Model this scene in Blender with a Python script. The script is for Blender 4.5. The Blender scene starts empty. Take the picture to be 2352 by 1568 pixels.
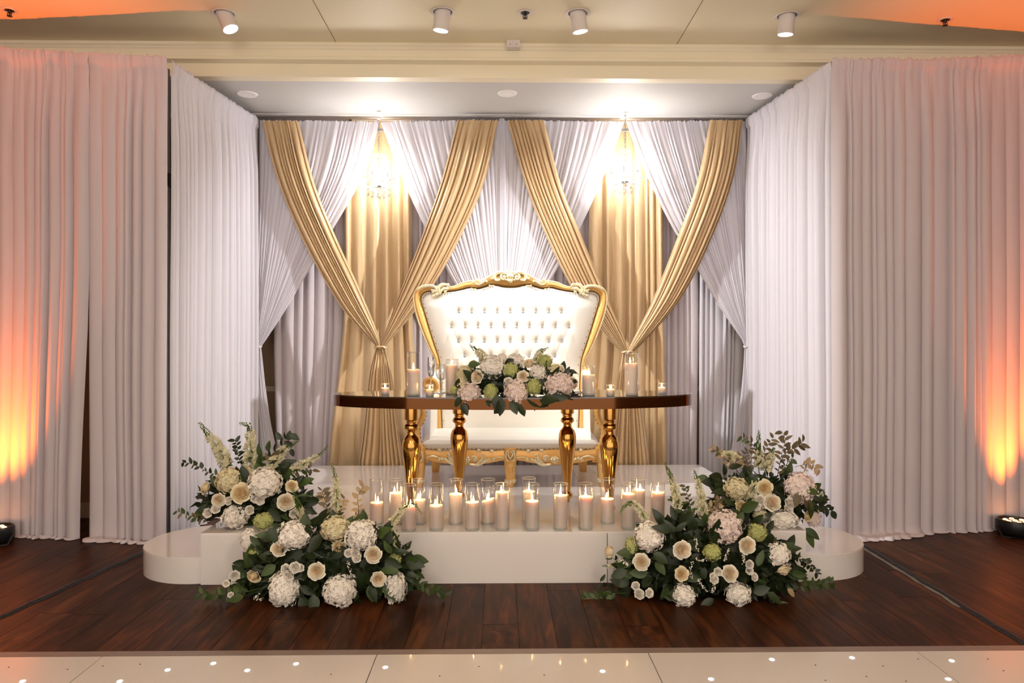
import bpy, math, random
from mathutils import Vector, Matrix, Quaternion, noise
random.seed(11)
SC = bpy.context.scene
COL = SC.collection
PI = math.pi

# ------------------------------------------------------------------ camera
F_PX, IMG_W, IMG_H = 1700.0, 2352.0, 1568.0
YAW = math.radians(0.9)
EYE = 1.42
cam = bpy.data.cameras.new('camera'); cam.sensor_width = 36.0
cam.lens = F_PX / IMG_W * 36.0
cam.clip_start = 0.05
cam_o = bpy.data.objects.new('camera', cam); COL.objects.link(cam_o)
cam_o.location = (0, 0, EYE); cam_o.rotation_euler = (PI / 2, 0, -YAW)
SC.camera = cam_o
CA, SA = math.cos(YAW), math.sin(YAW)

def P(px, py, Y):
    """point of the room at depth Y seen at that place of the photograph"""
    dx = (px - IMG_W / 2) / F_PX; dz = (IMG_H / 2 - py) / F_PX
    t = Y / (CA - SA * dx)
    return Vector(((CA * dx + SA) * t, Y, EYE + dz * t))

# ------------------------------------------------------------------ light
SC.view_settings.view_transform = 'Standard'
SC.view_settings.look = 'None'
SC.view_settings.exposure = 0.65
SC.view_settings.gamma = 1.0
SC.view_settings.use_curve_mapping = False
cy = SC.cycles
cy.max_bounces = 6; cy.diffuse_bounces = 4; cy.glossy_bounces = 3; cy.transmission_bounces = 3; cy.transparent_max_bounces = 12
cy.caustics_reflective = False; cy.caustics_refractive = False
cy.use_adaptive_sampling = True; cy.adaptive_threshold = 0.05
W = bpy.data.worlds.new('room_ambience'); SC.world = W; W.use_nodes = True
W.node_tree.nodes['Background'].inputs[0].default_value = (1.0, 0.86, 0.80, 1)
W.node_tree.nodes['Background'].inputs[1].default_value = 1.08

def aim(o, target):
    d = Vector(target) - o.location
    o.rotation_euler = d.to_track_quat('-Z', 'Y').to_euler()

def spot(name, loc, target, watt, size_deg, blend, col, radius=0.04):
    l = bpy.data.lights.new(name, 'SPOT'); l.energy = watt; l.spot_size = math.radians(size_deg)
    l.spot_blend = blend; l.color = col; l.shadow_soft_size = radius
    o = bpy.data.objects.new(name, l); COL.objects.link(o); o.location = loc; aim(o, target)
    return o

def point(name, loc, watt, col, radius):
    l = bpy.data.lights.new(name, 'POINT'); l.energy = watt; l.color = col; l.shadow_soft_size = radius
    o = bpy.data.objects.new(name, l); COL.objects.link(o); o.location = loc
    return o

# strengths of the lamps, the last an added fill (each lamp is created in its own builder)
W_CAN = [480, 46, 50, 470]
W_CHANDELIER = 13
W_UPLIGHT = 270
W_FILL = 430  # added unseen lamps that fill the front and the ceiling

# ------------------------------------------------------------------ materials
def srgb(r, g, b):
    f = lambda c: c / 12.92 if c <= 0.04045 else ((c + 0.055) / 1.055) ** 2.4
    return (f(r / 255), f(g / 255), f(b / 255))

MATS = {}
def mat(name, col=(0.8, 0.8, 0.8), rough=0.5, metal=0.0, var=0.0, scale=8.0, stretch=(1, 1, 1), bump=0.0, bump_scale=None,
        sheen=0.0, sss=0.0, sss_col=None, spec=0.5, coat=0.0, rand=0.0, trans=0.0, emit=None, emit_s=0.0, rough_var=0.0):
    m = bpy.data.materials.new(name); m.use_nodes = True
    nt = m.node_tree; b = nt.nodes['Principled BSDF']
    b.inputs['Base Color'].default_value = (*col, 1)
    b.inputs['Roughness'].default_value = rough
    b.inputs['Metallic'].default_value = metal
    b.inputs['Specular IOR Level'].default_value = spec
    if coat: b.inputs['Coat Weight'].default_value = coat; b.inputs['Coat Roughness'].default_value = 0.06
    if sheen: b.inputs['Sheen Weight'].default_value = sheen; b.inputs['Sheen Roughness'].default_value = 0.4
    if sss:
        b.inputs['Subsurface Weight'].default_value = sss; b.inputs['Subsurface Radius'].default_value = (1, 0.55, 0.35)
        b.inputs['Subsurface Scale'].default_value = 0.03
    if emit: b.inputs['Emission Color'].default_value = (*emit, 1); b.inputs['Emission Strength'].default_value = emit_s
    tc = nt.nodes.new('ShaderNodeTexCoord'); mp = nt.nodes.new('ShaderNodeMapping')
    mp.inputs['Scale'].default_value = stretch
    nt.links.new(tc.outputs['Object'], mp.inputs['Vector'])
    nz = nt.nodes.new('ShaderNodeTexNoise'); nz.inputs['Scale'].default_value = scale; nz.inputs['Detail'].default_value = 4
    nt.links.new(mp.outputs[0], nz.inputs['Vector'])
    col_out = None
    if var:
        mx = nt.nodes.new('ShaderNodeMix'); mx.data_type = 'RGBA'
        mx.inputs[6].default_value = (*[c * (1 - var) for c in col], 1)
        mx.inputs[7].default_value = (*[min(1, c * (1 + var)) for c in col], 1)
        nt.links.new(nz.outputs['Fac'], mx.inputs[0]); col_out = mx.outputs[2]
    if rand:
        oi = nt.nodes.new('ShaderNodeObjectInfo'); hs = nt.nodes.new('ShaderNodeHueSaturation')
        mr = nt.nodes.new('ShaderNodeMapRange'); mr.inputs[3].default_value = 1 - rand; mr.inputs[4].default_value = 1 + rand
        nt.links.new(oi.outputs['Random'], mr.inputs[0]); nt.links.new(mr.outputs[0], hs.inputs['Value'])
        if col_out is None: hs.inputs['Color'].default_value = (*col, 1)
        else: nt.links.new(col_out, hs.inputs['Color'])
        col_out = hs.outputs[0]
    if col_out is not None: nt.links.new(col_out, b.inputs['Base Color'])
    if rough_var:
        mr = nt.nodes.new('ShaderNodeMapRange'); mr.inputs[3].default_value = max(0, rough - rough_var); mr.inputs[4].default_value = rough + rough_var
        nt.links.new(nz.outputs['Fac'], mr.inputs[0]); nt.links.new(mr.outputs[0], b.inputs['Roughness'])
    if bump:
        bp = nt.nodes.new('ShaderNodeBump'); bp.inputs['Strength'].default_value = bump; bp.inputs['Distance'].default_value = 0.01
        n2 = nz
        if bump_scale:
            n2 = nt.nodes.new('ShaderNodeTexNoise'); n2.inputs['Scale'].default_value = bump_scale; n2.inputs['Detail'].default_value = 3
            nt.links.new(mp.outputs[0], n2.inputs['Vector'])
        nt.links.new(n2.outputs['Fac'], bp.inputs['Height']); nt.links.new(bp.outputs[0], b.inputs['Normal'])
    if trans:                                   # cloth and petals let part of the light through
        tr = nt.nodes.new('ShaderNodeBsdfTranslucent'); ms = nt.nodes.new('ShaderNodeMixShader'); ms.inputs[0].default_value = trans
        if col_out is not None: nt.links.new(col_out, tr.inputs['Color'])
        else: tr.inputs['Color'].default_value = (*col, 1)
        nt.links.new(b.outputs[0], ms.inputs[1]); nt.links.new(tr.outputs[0], ms.inputs[2])
        nt.links.new(ms.outputs[0], nt.nodes['Material Output'].inputs['Surface'])
    MATS[name] = m
    return m

def emission(name, col, s):
    m = bpy.data.materials.new(name); m.use_nodes = True; nt = m.node_tree
    nt.nodes.remove(nt.nodes['Principled BSDF']); e = nt.nodes.new('ShaderNodeEmission')
    e.inputs[0].default_value = (*col, 1); e.inputs[1].default_value = s
    nt.links.new(e.outputs[0], nt.nodes['Material Output'].inputs['Surface'])
    MATS[name] = m; return m

def thin_glass(name, tint, refl_lo=0.04, refl_hi=0.6, rough=0.02, power=0.5):
    m = bpy.data.materials.new(name); m.use_nodes = True; nt = m.node_tree
    nt.nodes.remove(nt.nodes['Principled BSDF'])
    t = nt.nodes.new('ShaderNodeBsdfTransparent'); t.inputs[0].default_value = (*tint, 1)
    g = nt.nodes.new('ShaderNodeBsdfGlossy'); g.inputs['Roughness'].default_value = rough
    lw = nt.nodes.new('ShaderNodeLayerWeight'); lw.inputs['Blend'].default_value = power
    mr = nt.nodes.new('ShaderNodeMapRange'); mr.inputs[3].default_value = refl_lo; mr.inputs[4].default_value = refl_hi
    nt.links.new(lw.outputs['Facing'], mr.inputs[0])
    ms = nt.nodes.new('ShaderNodeMixShader')
    nt.links.new(mr.outputs[0], ms.inputs[0]); nt.links.new(t.outputs[0], ms.inputs[1]); nt.links.new(g.outputs[0], ms.inputs[2])
    nt.links.new(ms.outputs[0], nt.nodes['Material Output'].inputs['Surface'])
    MATS[name] = m; return m

mat('white_cloth', srgb(228, 225, 233), 0.85, var=0.03, scale=3, stretch=(1, 1, 0.2), bump=0.04, bump_scale=160, spec=0.15, trans=0.12)
mat('pale_cloth', srgb(218, 209, 214), 0.85, var=0.03, scale=3, stretch=(1, 1, 0.2), bump=0.04, bump_scale=160, spec=0.15, trans=0.08)
mat('gold_cloth', srgb(224, 194, 150), 0.36, metal=0.24, var=0.14, scale=30, stretch=(1, 1, 0.12), bump=0.18, bump_scale=55, sheen=0.2, spec=0.5, trans=0.08)
mat('ceiling_paint', srgb(238, 226, 192), 0.55, var=0.03, scale=1.5, bump=0.02, bump_scale=60)
mat('alcove_paint', srgb(206, 205, 202), 0.6, var=0.02, scale=1.5)
mat('beam_paint', srgb(246, 236, 208), 0.40, var=0.02, scale=2)
mat('wall_paint', srgb(150, 126, 98), 0.6, var=0.05, scale=2)
mat('trim_paint', srgb(196, 180, 158), 0.5, var=0.03, scale=4)
mat('white_laminate', srgb(238, 232, 228), 0.10, var=0.02, scale=2, coat=0.5, rough_var=0.03)
mat('dance_laminate', srgb(212, 202, 194), 0.28, var=0.03, scale=2, coat=0.2)
mat('edge_metal', srgb(150, 130, 120), 0.45, metal=0.3, var=0.08, scale=20)
mat('dot_dark', srgb(70, 58, 50), 0.5, var=0.1)
mat('black_tape', srgb(14, 15, 16), 0.42, var=0.3, scale=40, spec=0.3, bump=0.4, bump_scale=35)
mat('grey_tape', srgb(120, 116, 108), 0.5, var=0.15, scale=30, bump=0.3, bump_scale=30)
mat('steel', srgb(160, 160, 162), 0.35, metal=0.9, var=0.1, scale=20)
mat('black_plastic', srgb(20, 20, 21), 0.4, var=0.2, scale=20)
mat('white_metal', srgb(225, 216, 210), 0.4, var=0.03, scale=10)
mat('sprinkler_dark', srgb(70, 66, 62), 0.4, metal=0.6, var=0.2, scale=30)
mat('throne_gold', srgb(226, 176, 100), 0.34, metal=0.35, var=0.10, scale=14, coat=0.25)
mat('antique_gold', srgb(236, 216, 176), 0.38, metal=0.30, var=0.30, scale=45, coat=0.2)
mat('leatherette', srgb(240, 236, 228), 0.42, var=0.015, scale=12, bump=0.03, bump_scale=120)
mat('crystal_button', srgb(205, 205, 205), 0.12, metal=0.7, var=0.1, scale=60)
mat('stud', srgb(120, 108, 88), 0.3, metal=0.8, var=0.2, scale=60)
mat('mirror_gold', srgb(100, 64, 36), 0.07, metal=1.0, var=0.06, scale=3)
mat('leg_gold', srgb(214, 160, 84), 0.10, metal=1.0, var=0.05, scale=6)
mat('table_glass', srgb(60, 48, 40), 0.04, var=0.03, scale=3, coat=1.0, spec=0.8)
thin_glass('vase_glass', (0.992, 0.992, 0.99), 0.015, 0.45, 0.02, 0.25)
thin_glass('crystal_glass', (0.93, 0.94, 0.95), 0.12, 0.9, 0.03, 0.5)
mat('base_glass', srgb(205, 205, 198), 0.08, var=0.1, scale=30, spec=0.8, trans=0.4)
mat('wax', srgb(240, 228, 220), 0.5, var=0.02, scale=12, sss=0.6, trans=0.25)
mat('wick', srgb(30, 24, 20), 0.9, var=0.2)
emission('flame', (1.0, 0.60, 0.26), 90)
emission('bulb', (1.0, 0.93, 0.84), 60)
emission('led_amber', (1.0, 0.36, 0.10), 9)
emission('led_white', (0.93, 0.96, 1.0), 6)
emission('can_lens', (1.0, 0.93, 0.84), 7)
emission('red_indicator', (1.0, 0.02, 0.03), 0.6)
mat('petal_white', srgb(250, 244, 234), 0.7, var=0.05, scale=3, rand=0.05, trans=0.08, spec=0.2)
mat('petal_pink', srgb(244, 228, 220), 0.7, var=0.06, scale=3, rand=0.05, trans=0.15, spec=0.2)
mat('petal_cream', srgb(238, 228, 192), 0.7, var=0.08, scale=3, rand=0.05, trans=0.15, spec=0.2)
mat('petal_green', srgb(196, 200, 132), 0.7, var=0.16, scale=4, rand=0.06, trans=0.15, spec=0.2)
mat('rose_cream', srgb(246, 232, 206), 0.6, var=0.06, scale=2, rand=0.05, trans=0.18, spec=0.25)
mat('rose_yellow', srgb(244, 224, 180), 0.6, var=0.06, scale=2, rand=0.05, trans=0.18, spec=0.25)
mat('snap_cream', srgb(244, 240, 214), 0.7, var=0.08, scale=30, trans=0.15, spec=0.2)
mat('snap_green', srgb(104, 130, 60), 0.6, var=0.2, scale=30)
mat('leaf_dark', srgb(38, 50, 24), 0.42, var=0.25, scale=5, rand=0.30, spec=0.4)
mat('leaf_mid', srgb(68, 86, 42), 0.45, var=0.22, scale=5, rand=0.25, spec=0.4, trans=0.12)
mat('leaf_olive', srgb(110, 96, 66), 0.55, var=0.25, scale=5, rand=0.30, trans=0.12)
mat('leaf_tan', srgb(186, 160, 122), 0.6, var=0.15, scale=5, rand=0.2, trans=0.2)
mat('stem_green', srgb(60, 78, 40), 0.5, var=0.2, scale=20)
mat('stem_brown', srgb(70, 52, 40), 0.7, var=0.2, scale=20)

def wood_material():
    m = bpy.data.materials.new('walnut_plank'); m.use_nodes = True; nt = m.node_tree; b = nt.nodes['Principled BSDF']
    tc = nt.nodes.new('ShaderNodeTexCoord'); oi = nt.nodes.new('ShaderNodeObjectInfo')
    ad = nt.nodes.new('ShaderNodeVectorMath'); ad.operation = 'ADD'
    sc = nt.nodes.new('ShaderNodeVectorMath'); sc.operation = 'SCALE'; sc.inputs[3].default_value = 37.0
    cb = nt.nodes.new('ShaderNodeCombineXYZ')
    for i in range(3): nt.links.new(oi.outputs['Random'], cb.inputs[i])
    nt.links.new(cb.outputs[0], sc.inputs[0]); nt.links.new(tc.outputs['Object'], ad.inputs[0]); nt.links.new(sc.outputs[0], ad.inputs[1])
    mp = nt.nodes.new('ShaderNodeMapping'); mp.inputs['Scale'].default_value = (13, 1.5, 4)
    nt.links.new(ad.outputs[0], mp.inputs[0])
    nz = nt.nodes.new('ShaderNodeTexNoise'); nz.inputs['Scale'].default_value = 1.6; nz.inputs['Detail'].default_value = 6; nz.inputs['Distortion'].default_value = 0.7
    nt.links.new(mp.outputs[0], nz.inputs['Vector'])
    cr = nt.nodes.new('ShaderNodeValToRGB'); e = cr.color_ramp.elements
    e[0].position = 0.3; e[0].color = (*srgb(38, 19, 9), 1); e[1].position = 0.75; e[1].color = (*srgb(96, 52, 24), 1)
    k = e.new(0.5); k.color = (*srgb(58, 31, 15), 1)
    nt.links.new(nz.outputs['Fac'], cr.inputs[0])
    hs = nt.nodes.new('ShaderNodeHueSaturation'); mr = nt.nodes.new('ShaderNodeMapRange')
    mr.inputs[3].default_value = 0.72; mr.inputs[4].default_value = 1.45
    nt.links.new(oi.outputs['Random'], mr.inputs[0]); nt.links.new(mr.outputs[0], hs.inputs['Value']); nt.links.new(cr.outputs[0], hs.inputs['Color'])
    nt.links.new(hs.outputs[0], b.inputs['Base Color'])
    b.inputs['Roughness'].default_value = 0.40; b.inputs['Specular IOR Level'].default_value = 0.09
    bp = nt.nodes.new('ShaderNodeBump'); bp.inputs['Strength'].default_value = 0.12; bp.inputs['Distance'].default_value = 0.004
    nt.links.new(nz.outputs['Fac'], bp.inputs['Height']); nt.links.new(bp.outputs[0], b.inputs['Normal'])
    MATS['walnut_plank'] = m
wood_material()

# ------------------------------------------------------------------ building helpers
class MB:
    def __init__(s): s.v = []; s.f = []
    def add(s, vs, fs):
        o = len(s.v); s.v += [tuple(x) for x in vs]; s.f += [tuple(i + o for i in f) for f in fs]; return s
    def box(s, c, d, rz=0.0, taper=1.0):
        cx, cy, cz = c; hx, hy, hz = d[0] / 2, d[1] / 2, d[2] / 2
        vs = []
        for z, k in ((-hz, taper), (hz, 1.0)):
            for x, y in ((-hx, -hy), (hx, -hy), (hx, hy), (-hx, hy)):
                x *= k; y *= k
                vs.append((cx + x * math.cos(rz) - y * math.sin(rz), cy + x * math.sin(rz) + y * math.cos(rz), cz + z))
        return s.add(vs, [(3, 2, 1, 0), (4, 5, 6, 7), (0, 1, 5, 4), (1, 2, 6, 5), (2, 3, 7, 6), (3, 0, 4, 7)])
    def tube(s, pts, r, n=6, cap=True):
        pts = [Vector(p) for p in pts]; m = len(pts)
        rs = r if isinstance(r, (list, tuple)) else [r] * m
        vs = []; fs = []; up = None
        for i, p in enumerate(pts):
            t = (pts[min(i + 1, m - 1)] - pts[max(i - 1, 0)])
            t = t.normalized() if t.length > 1e-9 else Vector((0, 0, 1))
            if up is None:
                up = t.orthogonal().normalized()
            else:
                up = (up - t * up.dot(t)); up = up.normalized() if up.length > 1e-6 else t.orthogonal().normalized()
            b = t.cross(up)
            for k in range(n):
                a = 2 * PI * k / n; vs.append(p + (up * math.cos(a) + b * math.sin(a)) * rs[i])
        for i in range(m - 1):
            for k in range(n):
                k2 = (k + 1) % n; fs.append((i * n + k, i * n + k2, (i + 1) * n + k2, (i + 1) * n + k))
        if cap: fs.append(tuple(range(n - 1, -1, -1))); fs.append(tuple((m - 1) * n + k for k in range(n)))
        return s.add(vs, fs)
    def lathe(s, prof, c=(0, 0, 0), n=24, M=None):
        vs = []; fs = []; m = len(prof)
        for r, z in prof:
            for k in range(n):
                a = 2 * PI * k / n; v = Vector((r * math.cos(a), r * math.sin(a), z))
                if M is not None: v = M @ v
                vs.append(v + Vector(c))
        for i in range(m - 1):
            for k in range(n):
                k2 = (k + 1) % n; fs.append((i * n + k, i * n + k2, (i + 1) * n + k2, (i + 1) * n + k))
        return s.add(vs, fs)
    def ball(s, c, r, n=8, m=5, sc=(1, 1, 1)):
        prof = [(max(1e-4, math.sin(PI * i / m)) , -math.cos(PI * i / m)) for i in range(m + 1)]
        return s.lathe([(p * r, z * r) for p, z in prof], c, n, Matrix.Diagonal(Vector(sc)).to_3x3())
    def grid(s, fn, us, vs_):
        nu, nv = len(us), len(vs_); vs = [fn(u, v) for v in vs_ for u in us]
        fs = [(j * nu + i, j * nu + i + 1, (j + 1) * nu + i + 1, (j + 1) * nu + i) for j in range(nv - 1) for i in range(nu - 1)]
        return s.add(vs, fs)
    def prism(s, poly, z0, z1):
        n = len(poly)
        vs = [(x, y, z0) for x, y in poly] + [(x, y, z1) for x, y in poly]
        return s.add(vs, [tuple(range(n - 1, -1, -1)), tuple(range(n, 2 * n))] + [(i, (i + 1) % n, n + (i + 1) % n, n + i) for i in range(n)])
    def mesh(s, name, m, smooth=40, origin=(0, 0, 0)):
        me = bpy.data.meshes.new(name); ox, oy, oz = origin
        me.from_pydata([(x - ox, y - oy, z - oz) for x, y, z in s.v], [], s.f)
        me.materials.append(MATS[m] if isinstance(m, str) else m)
        if smooth:
            me.polygons.foreach_set('use_smooth', [True] * len(me.polygons))
            if smooth < 180: me.set_sharp_from_angle(angle=math.radians(smooth))
        me.update(); return me
    def build(s, name, m, parent=None, smooth=40, origin=None):
        """one object; world coordinates in, stored relative to its origin"""
        if origin is None: origin = WPOS[parent.name] if parent is not None else (0, 0, 0)
        me = s.mesh(name, m, smooth, origin)
        return link(name, me, Vector(origin), parent)

WPOS = {}
def link(name, data, wloc, parent=None, rot=None, scale=None):
    o = bpy.data.objects.new(name, data); COL.objects.link(o)
    wloc = Vector(wloc); WPOS[o.name] = wloc
    o.location = wloc - (WPOS[parent.name] if parent is not None else Vector((0, 0, 0)))
    if parent is not None: o.parent = parent
    if rot is not None: o.rotation_mode = 'QUATERNION'; o.rotation_quaternion = rot
    if scale is not None: o.scale = scale if not isinstance(scale, (int, float)) else (scale,) * 3
    return o
def tag(o, label=None, cat=None, group=None, kind=None):
    if label: o['label'] = label
    if cat: o['category'] = cat
    if group: o['group'] = group
    if kind: o['kind'] = kind
    return o
def thing(name, loc, label, cat, group=None):
    o = link(name, None, loc); o.empty_display_size = 0.05
    return tag(o, label, cat, group)
def copy_tree(o, dloc, parent=None):
    c = o.copy(); COL.objects.link(c)
    if parent is None: c.location = o.location + Vector(dloc); WPOS[c.name] = WPOS[o.name] + Vector(dloc)
    else: c.parent = parent; WPOS[c.name] = WPOS[o.name] + Vector(dloc)
    for ch in list(o.children): copy_tree(ch, dloc, c)
    return c
def catmull(pts, n):
    """n samples, even in length, along a smooth curve through pts"""
    pts = [Vector(p) for p in pts]
    if len(pts) == 2: return [pts[0].lerp(pts[1], i / (n - 1)) for i in range(n)]
    dense = []
    q = [pts[0] * 2 - pts[1]] + pts + [pts[-1] * 2 - pts[-2]]
    for i in range(1, len(q) - 2):
        for k in range(12):
            t = k / 12; a, b, c, d = q[i - 1], q[i], q[i + 1], q[i + 2]
            dense.append(0.5 * ((2 * b) + (c - a) * t + (2 * a - 5 * b + 4 * c - d) * t * t + (3 * b - a - 3 * c + d) * t ** 3))
    dense.append(pts[-1])
    L = [0]
    for i in range(1, len(dense)): L.append(L[-1] + (dense[i] - dense[i - 1]).length)
    out = []; j = 0
    for i in range(n):
        s = L[-1] * i / (n - 1)
        while j < len(L) - 2 and L[j + 1] < s: j += 1
        t = (s - L[j]) / max(1e-9, L[j + 1] - L[j]); out.append(dense[j].lerp(dense[j + 1], min(1, max(0, t))))
    return out
def sm(x): x = max(0.0, min(1.0, x)); return x * x * (3 - 2 * x)

RISER = 0.30
mat('shade_lift_paint', srgb(232, 228, 224), 0.5, var=0.02, scale=2)  # whitish paint, kept pale to offset the shade behind the swags
emission('frosted', (1.0, 0.80, 0.64), 3.0)  # glow of the added fill globes
def rose_material(name, edge, heart):
    m = mat(name, edge, 0.6, trans=0.15, spec=0.2); nt = m.node_tree
    tc = nt.nodes.new('ShaderNodeTexCoord'); vm = nt.nodes.new('ShaderNodeVectorMath'); vm.operation = 'MULTIPLY'; vm.inputs[1].default_value = (1, 1, 0)
    ln = nt.nodes.new('ShaderNodeVectorMath'); ln.operation = 'LENGTH'; cr = nt.nodes.new('ShaderNodeValToRGB')
    cr.color_ramp.elements[0].position = 0.1; cr.color_ramp.elements[0].color = (*heart, 1); cr.color_ramp.elements[1].position = 0.75; cr.color_ramp.elements[1].color = (*edge, 1)
    nt.links.new(tc.outputs['Object'], vm.inputs[0]); nt.links.new(vm.outputs[0], ln.inputs[0]); nt.links.new(ln.outputs['Value'], cr.inputs[0])
    for n in nt.nodes:
        if n.type == 'BSDF_PRINCIPLED': nt.links.new(cr.outputs[0], n.inputs['Base Color'])
        if n.type == 'BSDF_TRANSLUCENT': nt.links.new(cr.outputs[0], n.inputs['Color'])
rose_material('rose_cream', srgb(255, 248, 230), srgb(251, 230, 198))
rose_material('rose_yellow', srgb(255, 244, 212), srgb(249, 224, 180))
mat('bright_white', srgb(250, 248, 246), 0.45, var=0.01, scale=10)
for n_ in ('bulb', 'led_amber', 'led_white', 'can_lens', 'red_indicator', 'frosted'): MATS[n_].cycles.emission_sampling = 'NONE'
# ------------------------------------------------------------------ the room
CEIL, ALC, SOF = 3.765, 3.53, 3.634
Y_BEAM, Y_ALC, Y_BACK = 5.845, 5.93, 7.40
fl = MB().box((0, 1.75, -0.05), (13, 11.5, 0.08)).build('floor', 'dot_dark', smooth=0); tag(fl, kind='structure')
# planks of the wooden floor run away from the viewer
pl_me = MB().box((0, 0.5, 0), (0.176, 1.0, 0.010)).mesh('plank', 'walnut_plank', 0)
pw = 0.178; rnd = random.Random(3)
for i in range(-21, 22):
    y = 3.41; first = True
    while y < 5.75:
        L = rnd.uniform(0.25, 1.2) if first else 1.21
        first = False
        if abs(i * pw) < 0.70 * (y + L) + 0.25:
            o = link('plank', pl_me, (i * pw, y, -0.005), fl, scale=(1, L - 0.003, 1))
        y += L
# dance floor of square panels with small star lights
df = thing('dance_floor', (0, 2.7, 0), 'shiny beige dance floor of square panels dotted with tiny star lights', 'dance floor')
YD = 3.33
seams = [P(866, 1512, YD).x + 1.22 * k for k in range(-3, 4)]
panels = []
for a, b in zip(seams[:-1], seams[1:]):
    mb = MB()
    mb.box(((a + b) / 2, YD - 0.61, 0.008), (b - a - 0.004, 1.216, 0.016))
    panels.append((a, b, mb.build('panel', 'dance_laminate', df, 0)))
st = MB(); st.add([(-4.4, YD + 0.002, 0.016), (4.4, YD + 0.002, 0.016), (4.4, YD + 0.085, 0.003), (-4.4, YD + 0.085, 0.003),
                   (-4.4, YD + 0.002, -0.0005), (4.4, YD + 0.002, -0.0005), (4.4, YD + 0.085, -0.0005), (-4.4, YD + 0.085, -0.0005)],
                  [(0, 1, 2, 3), (7, 6, 5, 4), (0, 4, 5, 1), (2, 6, 7, 3), (1, 5, 6, 2), (0, 3, 7, 4)])
st.build('edge_ramp', 'edge_metal', df, 0)
def on_floor(px, py, z):
    t = (EYE - z) * F_PX / (py - IMG_H / 2); dx = (px - IMG_W / 2) / F_PX
    return Vector(((CA * dx + SA) * t, (CA - SA * dx) * t, z))
led_me = MB().lathe([(0.0001, 0.002), (0.010, 0.002), (0.011, 0)], n=12).mesh('star_light', 'led_white', 0)
dot_me = MB().lathe([(0.0001, 0.0012), (0.0032, 0.0012), (0.004, 0)], n=8).mesh('unlit_star', 'dot_dark', 0)
def put_led(px, py, me, nm):
    p = on_floor(px, py, 0.0162)
    for a, b, o in panels:
        if a <= p.x < b: link(nm, me, p, o)
for q in ((385, 1538), (490, 1523), (568, 1539), (680, 1524), (885, 1532), (52, 1564), (275, 1564), (1384, 1541), (1633, 1559), (1773, 1514), (1957, 1510), (2186, 1517), (2178, 1559)):
    put_led(*q, led_me, 'star_light')
for q in ((20, 1532), (155, 1537), (236, 1529), (322, 1525), (2109, 1513), (1873, 1527), (2028, 1529), (2269, 1513), (2305, 1540), (1990, 1553), (1896, 1562), (2081, 1564), (1100, 1530), (1250, 1550), (1010, 1552), (760, 1548)):
    put_led(*q, dot_me, 'unlit_star')

# main ceiling: three boards with thin joints
ce = MB().box((0, 1.0, CEIL + 0.09), (13, 10.5, 0.08)).build('ceiling', 'dot_dark', smooth=0); tag(ce, kind='structure')
s1, s2 = P(773, 103, Y_BEAM).x, P(1553, 108, Y_BEAM).x
for a, b in ((-6.4, s1), (s1, s2), (s2, 6.4)):
    MB().box(((a + b) / 2, 1.0, CEIL + 0.025), (b - a - 0.007, 10.4, 0.05)).build('ceiling_panel', 'ceiling_paint', ce, 0)
# beam across the front of the alcove, with mouldings
bm_ = MB()
prof = [(Y_BEAM, CEIL), (Y_BEAM - 0.025, CEIL), (Y_BEAM - 0.025, CEIL - 0.022), (Y_BEAM - 0.015, CEIL - 0.030), (Y_BEAM - 0.008, CEIL - 0.045), (Y_BEAM, CEIL - 0.05),
        (Y_BEAM, SOF + 0.03), (Y_BEAM - 0.010, SOF + 0.022), (Y_BEAM - 0.010, SOF), (Y_ALC, SOF), (Y_ALC, ALC), (Y_ALC + 0.10, ALC), (Y_ALC + 0.10, CEIL)]
n = len(prof)
bm_.add([(x, y, z) for x in (-6.4, 6.4) for y, z in prof], [(i, (i + 1) % n, n + (i + 1) % n, n + i) for i in range(n)])
tag(bm_.build('trim_1', 'beam_paint', smooth=0), kind='structure')
ac = MB().box((0, (Y_ALC + 0.1 + Y_BACK) / 2, ALC + 0.05), (6.4, Y_BACK - Y_ALC - 0.1, 0.1)).build('ceiling_alcove', 'alcove_paint', smooth=0); tag(ac, kind='structure')
tag(MB().box((0, Y_BACK + 0.05, 1.93), (13, 0.1, 3.9)).build('wall_back', 'wall_paint', smooth=0), kind='structure')
for sx, nm in ((-1, 'left'), (1, 'right')):
    tag(MB().box((sx * 4.75, Y_ALC + 0.16, 1.93), (3.3, 0.12, 3.86)).build('wall_front_' + nm, 'wall_paint', smooth=0), kind='structure')
    tag(MB().box((sx * 4.75, Y_ALC + 0.09, 0.06), (3.3, 0.02, 0.12)).build('baseboard_' + nm, 'trim_paint', smooth=0), kind='structure')
    tag(MB().box((sx * 3.15, (Y_ALC + 0.22 + Y_BACK) / 2, 1.93), (0.1, Y_BACK - Y_ALC - 0.22, 3.86)).build('wall_alcove_' + nm, 'wall_paint', smooth=0), kind='structure')
    tag(MB().box((sx * 6.45, 1.0, 1.93), (0.1, 10.5, 3.9)).build('wall_' + nm, 'wall_paint', smooth=0), kind='structure')
tag(MB().box((0, Y_BACK - 0.006, 3.30), (6.2, 0.012, 0.46)).build('trim_3', 'shade_lift_paint', smooth=0), kind='structure')  # this and the next: pale strips lifting the shade above the drapes
tag(MB().box((0, 7.04, ALC - 0.004), (6.2, 0.32, 0.008)).build('trim_4', 'shade_lift_paint', smooth=0), kind='structure')
tag(MB().box((0, Y_BACK - 0.012, 0.95), (6.2, 0.025, 0.05)).build('trim_2', 'trim_paint', smooth=0), kind='structure')

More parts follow.
